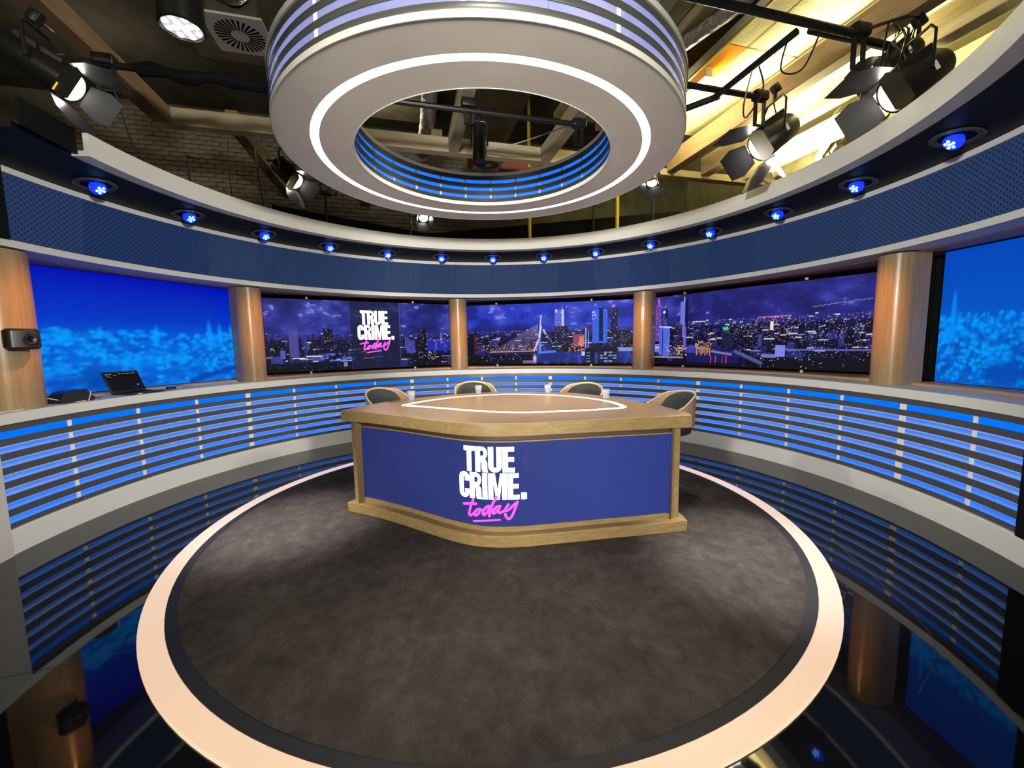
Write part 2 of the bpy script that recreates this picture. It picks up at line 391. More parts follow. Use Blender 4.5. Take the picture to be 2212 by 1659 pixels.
# ---- wooden sills between the columns
SB = [(-91.2, -61.9, 'bright blue skyline beside the laptop'), (-56.6, -13.9, 'lettering screen'), (-9.3, 33.8, 'bridge screen'), (38.5, 80.9, 'screen with the two towers'), (85.0, 108, 'blue skyline behind the drape strip')]
for a0, a1, what in SB:
    s_ = thing_arc('window_board', [(4.06, 1.0745), (4.06, 1.094), (4.07, 1.102), (4.62, 1.102), (4.62, 1.0745)], a0, a1, 40, 'oak_sill')
    tag(s_, 'pale wooden sill board under the ' + what, 'sill', 'wooden sills under the screens', 'thing')
# black drape wall behind the screens
w = thing_arc('wall_outer', [(4.72, 0), (4.72, 3.0), (4.76, 3.0), (4.76, 0)], -125, 128, 100, 'black_matte')
tag(w, 'black masking wall behind the screens', kind='structure')

# ---- header band
hd = tag(empty('header_band', (WC[0], WC[1], 2.35)), 'curved dark blue perforated header band above the screens', 'header')
def hpart(o): o.parent = hd; o.matrix_parent_inverse = Matrix.Translation((-WC[0], -WC[1], -2.35)); return o
hpart(thing_arc('lower_trim', [(3.735, 2.348), (3.735, 2.403), (3.74, 2.407), (3.80, 2.407), (3.80, 2.348)], AL - 8, AH, 140, 'white_paint'))
hpart(thing_arc('underside', [(3.80, 2.350), (3.80, 2.38), (4.02, 2.38), (4.02, 2.350)], AL - 8, AH, 120, 'white_paint'))
hpart(thing_arc('wood_soffit', [(4.02, 2.338), (4.02, 2.38), (4.7, 2.38), (4.7, 2.338)], AL - 8, AH, 120, 'oak_sill'))
na = 25; a0, a1 = -95.6, AH
for k in range(na):
    b0 = a0 + (a1 - a0) * k / na; b1 = a0 + (a1 - a0) * (k + 1) / na
    hpart(thing_arc('mesh_panel', [(3.765, 2.405), (3.708, 2.90), (3.738, 2.90), (3.795, 2.405)], b0 + .03, b1 - .03, 8, 'header_mesh'))
hpart(thing_arc('upper_trim', [(3.690, 2.899), (3.690, 2.945), (3.76, 2.945), (3.76, 2.899)], -95.9, AH, 140, 'white_paint'))
hpart(thing_arc('end_cap', [(3.69, 2.40), (3.69, 2.945), (3.9, 2.945), (3.9, 2.40)], -104, -95.95, 8, 'black_matte'))
hpart(thing_arc('back_box', [(3.80, 2.405), (3.80, 3.0), (4.66, 3.0), (4.66, 2.405)], -104, AH, 80, 'black_matte'))
# ---- black soffit with its white inner ring
sf = tag(empty('soffit', (WC[0], WC[1], 2.95)), 'black curved soffit holding the blue downlights with a white inner rim', 'soffit')
def spart(o): o.parent = sf; o.matrix_parent_inverse = Matrix.Translation((-WC[0], -WC[1], -2.95)); return o
spart(thing_arc('soffit_board', [(3.70, 2.946), (3.195, 3.014), (3.195, 3.05), (3.70, 2.99)], -104, AH, 140, 'black_soffit'))
spart(thing_arc('rim', [(3.065, 3.020), (3.065, 3.19), (3.105, 3.19), (3.105, 3.06), (3.195, 3.06), (3.195, 3.020)], -96.0, AH, 140, 'white_paint'))
spart(thing_arc('rear_masking', [(3.14, 3.03), (3.14, 3.21), (3.16, 3.21), (3.16, 3.03)], -104, -96.2, 10, 'black_matte'))

# ---- recessed blue downlights
ordn = ['first', 'second', 'third', 'fourth', 'fifth', 'sixth', 'seventh', 'eighth', 'ninth', 'tenth', 'eleventh', 'twelfth', 'thirteenth', 'fourteenth']
def make_down():
    t = empty('recessed_downlight')
    MB().lathe([(.085, -.001), (.118, -.001), (.122, -.006), (.118, -.011), (.090, -.011), (.085, -.006)], n=36, closed=True).obj('trim_ring', 'grey_plate', t)
    MB().lathe([(.0, -.0015), (.086, -.0015), (.086, -.004), (0, -.004)], n=30).obj('recess', 'black_matte', t)
    M = Matrix.Rotation(R_(-38), 3, 'X'); c0 = Vector((0, .006, -.006))
    g = MB().lathe([(0, .012), (.030, .010), (.044, -.004), (.050, -.026), (.047, -.046), (.038, -.052), (0, -.053)], c0, 24, M).obj('bulb', 'blue_bulb', t)
    for k in range(6):
        a = 2 * math.pi * k / 5; rr = .0 if k == 5 else .023
        MB().lathe([(0, -.058), (.0085, -.057), (.0100, -.051), (0, -.051)], c0 + M @ Vector((rr * math.cos(a), rr * math.sin(a), 0)), 10, M).obj('diode', 'blue_led', g)
    return t
dn0 = make_down(); slope = math.atan2(.068, .505)
for i in range(14):
    a = -88.25 + 14.355 * i; o = dn0 if i == 0 else copy_tree(dn0)
    r = 3.446; z = 2.946 + (3.70 - r) / .505 * .068
    o.location = pol(r, a, z - .0005); o.scale = (1.2, 1.2, 1.2)
    o.rotation_euler = (Matrix.Rotation(R_(-a), 3, 'Z') @ Matrix.Rotation(-slope, 3, 'X')).to_euler()
    tag(o, '%s recessed blue downlight from the left in the black soffit' % ordn[i], 'downlight', 'blue downlights in the soffit')
    l = bpy.data.lights.new('blue_glow', 'SPOT'); l.energy = 1.6; l.color = (.05, .12, 1); l.spot_size = R_(150); l.spot_blend = 1; l.shadow_soft_size = .03
    lo = bpy.data.objects.new('blue_glow', l); COL.objects.link(lo); lo.location = pol(r - .01, a, z - .06)

# ================================================================== carpet and floor light ring
cp = tag(empty('round_carpet', (FC[0], FC[1], 0)), 'round dark grey-brown carpet with a black edge under the desk', 'carpet')
MB().lathe([(0, 0), (2.335, 0), (2.335, .010), (0, .010)], n=120).obj('pile', 'carpet', cp, smooth=20)
MB().lathe([(2.335, 0), (2.390, 0), (2.390, .012), (2.335, .012)], n=120, closed=True).obj('edging', 'carpet_edge', cp, smooth=20)
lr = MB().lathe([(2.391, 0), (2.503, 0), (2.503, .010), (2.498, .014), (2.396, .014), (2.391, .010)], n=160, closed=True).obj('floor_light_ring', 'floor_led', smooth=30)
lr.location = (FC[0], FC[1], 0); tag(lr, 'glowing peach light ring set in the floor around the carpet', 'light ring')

# ================================================================== hanging lighting ring
hr = tag(empty('hanging_ring', (CC[0], CC[1], 3.05)), 'large round hanging ring with white light line and blue slatted sides', 'ceiling ring')
def rl(prof, name, mt, n=120, parent=hr, **k): return MB().lathe(prof, (0, 0, 0), n, closed=True).obj(name, mt, parent, **k)
def jn(prof): return [(r, z - 3.05) for r, z in prof]
rl(jn([(1.327, 3.05), (1.560, 3.05), (1.560, 3.07), (1.327, 3.07)]), 'underside_panel', 'ring_underside')
rl(jn([(1.037, 3.05), (1.268, 3.05), (1.268, 3.07), (1.037, 3.07)]), 'underside_panel', 'ring_underside')
rl(jn([(1.268, 3.054), (1.327, 3.054), (1.327, 3.07), (1.268, 3.07)]), 'light_line', 'white_led')
rl(jn([(1.560, 3.048), (1.566, 3.048), (1.566, 3.083), (1.54, 3.083), (1.54, 3.07), (1.56, 3.07)]), 'outer_bottom_trim', 'trim_grey')
rl(jn([(1.54, 3.352), (1.570, 3.352), (1.570, 3.388), (1.54, 3.388)]), 'outer_top_trim', 'trim_grey')
rl(jn([(1.031, 3.048), (1.037, 3.048), (1.037, 3.07), (1.06, 3.07), (1.06, 3.083), (1.031, 3.083)]), 'inner_bottom_trim', 'white_gloss')
rl(jn([(1.031, 3.356), (1.06, 3.356), (1.06, 3.386), (1.031, 3.386)]), 'inner_top_trim', 'off_white')
rl(jn([(1.04, 3.386), (1.56, 3.386), (1.56, 3.39), (1.04, 3.39)]), 'lid', 'black_matte')
for k in range(4):
    z0 = 3.083 + k * .0775
    rl(jn([(1.556, z0), (1.560, z0), (1.562, z0 + .003), (1.562, z0 + .034), (1.560, z0 + .037), (1.556, z0 + .037)]), 'outer_slat', 'slat_silver')
    rl(jn([(1.035, z0), (1.05, z0), (1.05, z0 + .039), (1.035, z0 + .039)]), 'inner_slat', 'slat_silver')
for k in range(24):
    b0, b1 = k * 15, k * 15 + 15
    MB().arc([(1.546, .034), (1.546, .302), (1.552, .302), (1.552, .034)], b0 + .05, b1 - .05, 5, (0, 0)).obj('outer_light_panel', 'ring_led_outer', hr)
    if k % 2 == 0: MB().arc([(1.5525, .034), (1.5525, .302), (1.5555, .302), (1.5555, .034)], b0 - .45, b0 + .45, 2, (0, 0)).obj('outer_post', 'white_gloss', hr)
    MB().arc([(1.058, .034), (1.058, .305), (1.064, .305), (1.064, .034)], b0 + .05, b1 - .05, 5, (0, 0)).obj('inner_light_panel', 'ring_led_inner', hr)
    MB().arc([(1.048, .034), (1.048, .305), (1.057, .305), (1.057, .034)], b0 - .45, b0 + .45, 2, (0, 0)).obj('inner_post', 'white_paint', hr)
# ================================================================== screens
def lin(c): return np.array([((x / 255 + .055) / 1.055) ** 2.4 if x > 10 else x / 255 / 12.92 for x in c])
class Paint:
    def __init__(s, w, h, seed):
        s.w, s.h = w, h; s.rs = np.random.RandomState(seed)
        s.U, s.V = np.meshgrid(np.linspace(0, 1, w), np.linspace(0, 1, h)); s.a = np.zeros((h, w, 3))
    def noise(s, su, sv, octv=4):
        out = np.zeros((s.h, s.w)); amp = 1; tot = 0
        for o in range(octv):
            nu, nv = max(2, int(su * 2 ** o)), max(2, int(sv * 2 ** o)); g = s.rs.rand(nv + 2, nu + 2)
            x = s.U * nu; y = s.V * nv; i = x.astype(int); j = y.astype(int); fx = x - i; fy = y - j
            fx = fx * fx * (3 - 2 * fx); fy = fy * fy * (3 - 2 * fy)
            out += amp * ((g[j, i] * (1 - fx) + g[j, i + 1] * fx) * (1 - fy) + (g[j + 1, i] * (1 - fx) + g[j + 1, i + 1] * fx) * fy)
            tot += amp; amp *= .55
        return out / tot
    def grad(s, stops):
        v = np.array([p for p, c in stops]); c = np.array([lin(c) for p, c in stops])
        for k in range(3): s.a[..., k] = np.interp(s.V, v, c[:, k])
    def put(s, mask, c, alpha=1.):
        al = (mask * alpha)[..., None]; s.a = s.a * (1 - al) + lin(c) * al
    def add(s, mask, c): s.a = s.a + mask[..., None] * lin(c)
    def rect(s, u0, u1, v0, v1, c, alpha=1.): s.put(((s.U >= u0) & (s.U <= u1) & (s.V >= v0) & (s.V <= v1)).astype(float), c, alpha)
    def blob(s, u, v, ru, rv, c, alpha=1., p=2.):
        d = ((s.U - u) / ru) ** 2 + ((s.V - v) / rv) ** 2; s.put(np.exp(-d ** (p / 2)), c, alpha)
    def line(s, u0, v0, u1, v1, w, c, alpha=1., asp=2.7):
        x, y = (s.U - u0) * asp, s.V - v0; dx, dy = (u1 - u0) * asp, v1 - v0; L = dx * dx + dy * dy
        t = np.clip((x * dx + y * dy) / L, 0, 1); d = np.hypot(x - t * dx, y - t * dy); s.put(np.clip(1.5 - d / w, 0, 1), c, alpha)
    def windows(s, u0, u1, v0, v1, n, cols, du=.0022, dv=.006):
        for k in range(n):
            u, v = s.rs.uniform(u0, u1), s.rs.uniform(v0, v1); c = cols[s.rs.randint(len(cols))]
            s.dot(u, v, du * s.rs.uniform(.4, 1.2), dv * s.rs.uniform(.4, 1.1), c, s.rs.uniform(.35, .95))
    def dot(s, u, v, ru, rv, c, alpha=1.):
        i, j = u * (s.w - 1), v * (s.h - 1); a, b = max(.5, ru * s.w), max(.5, rv * s.h)
        i0, j0 = int(max(0, round(i - a))), int(max(0, round(j - b))); i1, j1 = min(s.w, i0 + max(1, round(2 * a))), min(s.h, j0 + max(1, round(2 * b)))
        if i1 > i0 and j1 > j0: s.a[j0:j1, i0:i1] = s.a[j0:j1, i0:i1] * (1 - alpha) + lin(c) * alpha
WHT = [(235, 235, 255), (255, 235, 220), (190, 195, 255), (255, 205, 175), (150, 155, 240), (120, 120, 220)]
BLU = [(90, 105, 220), (60, 75, 190), (140, 150, 245), (45, 55, 160)]
def night(w, h, seed, sky, horizon):
    p = Paint(w, h, seed)
    p.grad([(0, (12, 12, 26)), (horizon - .08, (20, 18, 52)), (horizon, (40, 42, 125)), (min(1, horizon + .12), sky[0]), (1, sky[1])])
    n = p.noise(9, 5, 5); sk = p.V > horizon + .02
    p.put(np.clip((.52 - n) * 4, 0, .6) * sk, (24, 24, 74)); p.put(np.clip((n - .56) * 3.5, 0, .6) * sk, (76, 86, 195))
    n2 = p.noise(24, 14, 3); p.put(np.clip((n2 * n - .40) * 8, 0, .8) * sk * (p.V > horizon + .1), (125, 135, 235))
    return p
def city(p, u0, u1, v0, v1, nd, nb, warm=1.):
    """far lights thin and dense near v1, blocks and larger lights lower down"""
    for k in range(nb):
        u = p.rs.uniform(u0, u1); f = p.rs.rand() ** 1.2; v = v1 - (v1 - v0) * f; ww = .006 + .03 * f * p.rs.rand(); hh = .015 + .11 * f * p.rs.rand()
        c = [(16, 15, 34), (24, 22, 58), (34, 36, 96), (44, 50, 128), (10, 10, 20), (14, 13, 30)][p.rs.randint(6)]
        p.dot(u, v, ww * .8, hh, c, .75)
        if p.rs.rand() < .45: p.dot(u, v + hh * .95, ww, .006, WHT[p.rs.randint(6)], .8)
    for k in range(nd):
        u = p.rs.uniform(u0, u1); f = p.rs.rand() ** 1.3; v = v1 - (v1 - v0) * f
        c = WHT[p.rs.randint(6)] if p.rs.rand() < .62 * warm else BLU[p.rs.randint(4)]
        p.dot(u, v, .0006 + .0012 * f * p.rs.rand(), .002 + .004 * f * p.rs.rand(), c, p.rs.uniform(.2, .9))
def tower(p, u0, u1, v0, v1, c, nw, cols=WHT, cap=None):
    p.rect(u0, u1, v0, v1, c, .95); p.windows(u0 + .002, u1 - .002, v0, v1, nw, cols, .0016, .005)
    if cap: p.rect(u0, u1, v1 - .012, v1 + .01, cap)

P2 = night(440, 160, 21, ((42, 46, 138), (38, 42, 116)), .50)
city(P2, 0, 1, .03, .52, 800, 150)
P2.rect(0, .36, 0, .12, (10, 10, 20), .8); P2.windows(0, .36, 0, .14, 18, BLU)
tower(P2, .105, .150, .20, .58, (74, 70, 150), 16, BLU); tower(P2, .165, .19, .30, .52, (40, 44, 120), 12)
tower(P2, .27, .315, .30, .60, (14, 13, 30), 30); tower(P2, .03, .085, .15, .42, (12, 12, 26), 14); P2.rect(.062, .085, .18, .30, (84, 100, 220), .7)
P2.rect(.02, .07, .12, .22, (70, 80, 190), .45); P2.rect(.18, .26, .20, .215, (225, 215, 240), .9); P2.rect(.21, .26, .14, .2, (84, 92, 205), .5)
n = P2.noise(60, 30, 2); P2.put(np.clip((n - .5) * 6, 0, 1) * (P2.U > .25) * (P2.U < .43) * (P2.V > .13) * (P2.V < .24), (90, 115, 235), .9)
tower(P2, .715, .745, .28, .44, (70, 76, 170), 8); tower(P2, .79, .845, .14, .60, (14, 13, 30), 60)
tower(P2, .72, .775, .22, .42, (60, 66, 160), 12); P2.rect(.85, 1, .24, .42, (30, 48, 175), .85); P2.rect(.94, .95, .36, .54, (90, 110, 225), .9)
P2.windows(.85, 1, .41, .45, 40, [(255, 170, 140), (255, 120, 120), (255, 220, 200)]); P2.rect(.905, .912, .26, .40, (150, 110, 190), .7)
P2.windows(.85, .90, .10, .24, 24, [(255, 190, 150), (255, 230, 210)], .003, .008)
P2.rect(.410, .685, .0, 1, (27, 28, 62), .86); P2.rect(.408, .411, 0, 1, (66, 74, 150), .5); P2.rect(.684, .687, 0, 1, (96, 104, 185), .7)
P2.rect(.365, .385, .05, .11, (150, 150, 170), .7)

P3 = night(440, 165, 5, ((42, 60, 190), (40, 58, 190)), .54)
city(P3, 0, 1, .20, .56, 1100, 120); P3.rect(0, 1, .0, .12, (14, 14, 34), .7)
P3.rect(.44, 1, .02, .20, (28, 40, 120), .95); P3.put(np.clip((P3.noise(50, 8, 3) - .5) * 4, 0, 1) * (P3.U > .44) * (P3.V < .2), (52, 78, 190), .7)
P3.rect(.08, .45, .16, .20, (26, 34, 120), .9); P3.windows(.10, .5, .20, .33, 130, [(255, 190, 160), (255, 150, 150), (255, 230, 215)], .0028, .006)
for k in range(15): P3.line(.455, .66 - k * .012, .17 + .022 * k, .20, .0035, (150, 130, 175), .65)
P3.line(.10, .185, .56, .20, .012, (30, 28, 60)); P3.line(.15, .20, .43, .215, .006, (250, 190, 170), .7)
P3.line(.476, .80, .462, .42, .008, (225, 220, 255)); P3.line(.474, .62, .464, .40, .014, (205, 205, 250)); P3.line(.462, .42, .432, .22, .011, (215, 210, 255)); P3.line(.464, .42, .468, .19, .016, (85, 140, 250))
P3.line(.49, .56, .50, .50, .012, (205, 215, 255), .9); P3.line(.50, .52, .545, .33, .005, (140, 150, 215), .8); P3.line(.46, .185, .56, .205, .016, (66, 130, 245))
tower(P3, .557, .612, .55, .885, (92, 104, 210), 40, [(240, 235, 255), (180, 185, 255), (255, 200, 230)]); P3.rect(.597, .612, .6, .885, (215, 210, 250), .8); P3.rect(.561, .57, .84, .89, (240, 240, 255)); P3.line(.601, .88, .601, .94, .004, (170, 175, 255))
tower(P3, .555, .64, .30, .62, (24, 24, 60), 70)
P3.rect(.665, .73, .28, .48, (150, 74, 100), .9); P3.rect(.70, .728, .30, .44, (215, 128, 110), .9); P3.windows(.64, .74, .20, .34, 60, [(255, 190, 150), (255, 225, 200), (255, 140, 120)], .003, .008)
P3.rect(.735, .742, .24, .58, (120, 165, 255)); P3.rect(.75, .756, .24, .52, (120, 165, 255)); P3.rect(.745, .775, .52, .60, (92, 40, 60))
tower(P3, .775, .86, .33, .865, (52, 98, 225), 30, [(180, 200, 255), (235, 240, 255)]); P3.rect(.812, .835, .36, .88, (12, 26, 70)); tower(P3, .875, .915, .32, .89, (18, 20, 56), 60)
P3.windows(.775, .80, .70, .84, 16, [(255, 240, 255)], .003, .01); P3.blob(.892, .91, .008, .02, (255, 120, 210)); tower(P3, .92, .99, .28, .52, (20, 20, 50), 60)
P3.rect(.90, 1, .20, .26, (160, 185, 255), .6); P3.rect(.01, .075, .16, .52, (18, 14, 34), .95); tower(P3, .05, .076, .18, .50, (60, 24, 50), 20, [(255, 130, 130), (255, 190, 170)])
P3.rect(0, .16, .0, .15, (12, 12, 24), .9); P3.windows(0, .36, .03, .18, 40, WHT)
P3.rect(.36, .44, .01, .06, (150, 120, 150), .7); P3.blob(.435, .09, .008, .05, (235, 225, 255))
for (u0, u1) in ((.74, .775), (.815, .905)):
    P3.rect(u0 - .006, u1 + .012, .01, .25, (12, 14, 30), .97)
P3.rect(.745, .915, .18, .26, (16, 18, 40), .97); P3.line(.74, .22, .82, .28, .016, (18, 20, 44)); P3.line(.92, .22, .84, .28, .016, (18, 20, 44))
for r in range(4):
    for q in range(4):
        P3.rect(.818 + q * .0245, .838 + q * .0245, .03 + r * .045, .055 + r * .045, (120, 150, 220) if (r + q) % 3 else (34, 44, 90), .85)
    P3.rect(.742, .765, .03 + r * .045, .05 + r * .045, (95, 130, 205), .8)
P3.dot(.85, .155, .004, .012, (255, 200, 170)); P3.rect(.715, .733, .13, .2, (235, 235, 255), .7)

P4 = night(440, 160, 33, ((40, 40, 128), (46, 48, 140)), .60)
city(P4, .15, 1, .12, .62, 1400, 150); P4.rect(.55, 1, .0, .13, (14, 14, 26), .9); P4.windows(.6, 1, .02, .14, 26, [(235, 235, 255), (255, 225, 200)], .0024, .006)
P4.rect(0, .5, 0, .12, (16, 14, 38), .8); P4.rect(.22, .50, .05, .22, (24, 26, 92), .9)
P4.windows(.27, .36, .24, .34, 60, [(255, 190, 90), (255, 215, 150), (255, 160, 70)], .003, .008)
for k in range(10): P4.rect(.275 + k * .008, .279 + k * .008, .14 + .02 * (k % 3), .25, (255, 178, 96), .6)
for u in (.355, .38, .415, .435): P4.rect(u, u + .004, .04, .14, (255, 70, 90), .7)
city(P4, .0, .22, .14, .56, 160, 30)
tower(P4, .018, .058, .34, .87, (104, 62, 160), 60, [(255, 150, 230), (190, 120, 255), (255, 210, 240)]); P4.rect(.028, .05, .86, .92, (150, 80, 170)); P4.blob(.038, .945, .006, .03, (255, 90, 200))
tower(P4, .066, .095, .50, .80, (56, 60, 140), 14, [(200, 205, 255)]); P4.rect(.068, .084, .76, .79, (235, 235, 255)); P4.rect(.084, .096, .68, .80, (20, 22, 50))
tower(P4, .045, .066, .14, .56, (84, 104, 225), 8, BLU, (210, 215, 255)); tower(P4, .070, .112, .12, .55, (78, 104, 225), 34, [(210, 220, 255), (120, 145, 245)], (190, 200, 255))
P4.rect(0, .045, .18, .30, (140, 130, 210), .9); P4.rect(0, .045, .24, .255, (235, 220, 250))
tower(P4, .176, .205, .40, .90, (112, 118, 220), 12, [(225, 225, 255)]); P4.rect(.206, .224, .42, .92, (24, 24, 60)); P4.line(.20, .90, .20, .96, .006, (190, 195, 255)); tower(P4, .196, .212, .22, .55, (96, 96, 205), 10); tower(P4, .174, .19, .26, .58, (34, 18, 40), 14, [(255, 140, 130)])
P4.windows(.10, .22, .14, .26, 70, [(255, 210, 170), (255, 170, 110), (255, 240, 225)], .003, .008)
P4.rect(0, .2, .10, .115, (255, 190, 150), .5); P4.rect(.22, .27, .17, .28, (60, 62, 175), .9)
for du, dv in ((0, 0), (.008, .015), (-.006, .01), (.012, -.002), (.004, -.01)): P4.dot(.428 + du, .50 + dv, .004, .012, (20, 235, 130))
P4.rect(.58, .72, .615, .628, (220, 110, 180), .8); P4.windows(.58, .72, .60, .63, 16, [(255, 150, 200)]); P4.rect(.25, .32, .60, .612, (255, 215, 180), .8)
for k in range(40): P4.dot(.8 + .2 * k / 40, .70 + .0012 * k + .01 * P4.rs.rand(), .001, .003, WHT[P4.rs.randint(4)], .7)
P4.windows(.45, 1, .36, .60, 260, [(255, 215, 195), (255, 190, 170), (235, 235, 255), (200, 190, 255)], .0018, .005)
P4.rect(.635, .648, .46, .56, (255, 235, 215), .9); P4.rect(.42, .47, .28, .42, (30, 28, 66), .95); P4.rect(.585, .60, .26, .42, (76, 60, 130), .9)
P4.rect(.66, .70, .14, .28, (130, 140, 235), .9); P4.rect(.60, .66, .13, .17, (110, 120, 210), .9); P4.line(.48, .20, .60, .06, .02, (90, 94, 170), .8); P4.rect(.70, 1, .22, .235, (96, 104, 205), .8); P4.line(.36, .20, .46, .16, .012, (150, 150, 220), .7)

def blurry(w, h, seed, top, mid, cy, cx):
    p = Paint(w, h, seed)
    p.grad([(0, mid), (.40, mid), (.62, tuple((a + b) // 2 for a, b in zip(top, mid))), (1, top)])
    n = p.noise(6, 5, 3); p.put(np.clip((n - .45) * 3, 0, .8) * (p.V < .5), cy, .6)
    for k in range(520):
        u, v = p.rs.rand(), .02 + .50 * p.rs.rand() ** .8; r = p.rs.uniform(.008, .02)
        p.blob(u, v, r * p.rs.uniform(.8, 2.2) * .7, r * 1.2, cy if p.rs.rand() < .72 else mid, p.rs.uniform(.35, .85), 4)
    for u, hh in cx: p.blob(u, .48, .014, hh, cy, .75, 4)
    return p
P1 = blurry(170, 120, 3, (0, 12, 178), (0, 96, 214), (0, 156, 255), [(.30, .06), (.53, .08), (.80, .15), (.86, .12), (.93, .12)])
for k in range(9): P1.blob(.30 + .045 * k, .25, .022, .035, (0, 150, 255), .8, 4)
for k in range(60): P1.blob(P1.rs.rand(), .05 + .40 * P1.rs.rand(), .03 * P1.rs.rand() + .008, .02, (0, 74, 178), .6, 4)
for k in range(70): P1.blob(P1.rs.rand(), .04 + .46 * P1.rs.rand(), .010, .014, (0, 160, 255), .8, 4)
P1.blob(.28, .10, .09, .10, (0, 70, 170), .9, 4); P1.line(.68, .02, .98, .15, .03, (0, 62, 170), .9); P1.blob(.15, .06, .05, .07, (0, 52, 190), .8)
P5 = blurry(110, 110, 9, (0, 70, 188), (0, 92, 196), (0, 150, 255), [(.95, .06)])
for k in range(90): P5.blob(P5.rs.rand(), .04 + .40 * P5.rs.rand(), .03 * P5.rs.rand() + .012, .014 + .02 * P5.rs.rand(), (0, 76, 176), .7, 4)
for k in range(130): P5.blob(P5.rs.rand(), .03 + .46 * P5.rs.rand(), .014 + .02 * P5.rs.rand(), .014, (0, 156, 255), .75, 4)
P5.blob(.13, .50, .026, .14, (0, 140, 250), .85, 4); P5.blob(.13, .64, .016, .05, (0, 138, 248), .8, 3); P5.blob(.62, .10, .20, .08, (0, 70, 176), .9, 4); P5.blob(.78, .25, .16, .04, (0, 76, 184), .8, 4)

m = mat('screen_pixels', (.002, .002, .003), .5, spec=.08); t = NT(m); at = t.t.nodes.new('ShaderNodeAttribute'); at.attribute_name = 'pixel'
t.emit(at.outputs['Color'], 1.0)
def screen(name, A, B, z0, z1, p, label, k=1.):
    A, B = Vector((A[0], A[1], 0)), Vector((B[0], B[1], 0)); d = B - A; W = d.length; d.normalize(); nrm = Vector((d.y, -d.x, 0))   # towards the set
    o = tag(empty(name, (A + B) / 2 + Vector((0, 0, z0))), label, 'screen', 'video screens around the set')
    us = np.linspace(-W / 2, W / 2, p.w); vz = np.linspace(0, z1 - z0, p.h); X, Z = np.meshgrid(us, vz)
    co = np.stack([X * d.x, X * d.y, Z], -1).reshape(-1, 3)
    ii = np.arange((p.h - 1) * p.w).reshape(p.h - 1, p.w)[:, :-1].ravel(); F = np.stack([ii, ii + 1, ii + 1 + p.w, ii + p.w], -1)
    me = bpy.data.meshes.new('display'); me.vertices.add(len(co)); me.vertices.foreach_set('co', co.astype(np.float32).ravel())
    me.loops.add(F.size); me.loops.foreach_set('vertex_index', F.astype(np.int32).ravel()); me.polygons.add(len(F))
    me.polygons.foreach_set('loop_start', np.arange(0, F.size, 4, dtype=np.int32)); me.update(); me.validate()
    ca = me.color_attributes.new('pixel', 'FLOAT_COLOR', 'POINT'); rgba = np.ones((len(co), 4), np.float32); rgba[:, :3] = np.clip(p.a.reshape(-1, 3) * k, 0, 1.2)
    ca.data.foreach_set('color', rgba.ravel()); me.materials.append(MATS['screen_pixels'])
    dsp = bpy.data.objects.new('display', me); COL.objects.link(dsp); dsp.parent = o
    c = -nrm * .03; M = Matrix((d, nrm, Vector((0, 0, 1)))).transposed()
    MB().box(c + Vector((0, 0, (z1 - z0) / 2)), (W + .02, .05, z1 - z0 + .008), M).obj('casing', 'black_matte', o)
    return o, d, nrm, W
AX = lambda a, b, t: (a[0] + (b[0] - a[0]) * t, a[1] + (b[1] - a[1]) * t)
def ext(A, B, e0, e1): return AX(A, B, -e0), AX(A, B, 1 + e1)
s1 = screen('video_screen', *ext((-4.422, 3.838), (-3.864, 5.714), .12, .06), 1.108, 2.332, P1, 'bright blue screen with a blurred skyline behind the laptop')
s2 = screen('video_screen', (-3.73, 6.195), (-1.175, 7.77), 1.14, 2.272, P2, 'night city screen with lettering left of the slim column')
s3 = screen('video_screen', (-.875, 8.01), (2.14, 7.19), 1.14, 2.262, P3, 'night city screen showing a white cable bridge')
s4 = screen('video_screen', (2.455, 7.09), (4.118, 4.66), 1.14, 2.268, P4, 'night city screen with a pink tower and green lights')
s5 = screen('video_screen', *ext((4.095, 3.915), (4.116, 3.238), 0., .30), 1.108, 2.325, P5, 'pale blue blurred skyline screen at the far right')
# wooden spacer blocks above and below the three city screens
for (o, d, nrm, W), zt in ((s2, 1.132), (s3, 1.122), (s4, 1.128)):
    for f in (-.30, .27):
        for zz in (-.022, zt + .02): MB().box(d * (f * W) + nrm * .0 + Vector((0, 0, zz)), (.03, .03, .032), Matrix((d, nrm, Vector((0, 0, 1)))).transposed()).obj('spacer_block', 'ply_edge', o)
dr = MB()
for k in range(7):
    a = 79.9 + k * .75; dr.tube([pol(4.50 + .03 * (k % 2), a, z) for z in np.linspace(1.103, 2.338, 9)], [.034 + .006 * math.sin(z * 3 + k) for z in range(9)], 8)
tag(dr.obj('black_drape', 'black_matte'), 'strip of black drape hanging between column and blue screen', 'drape')

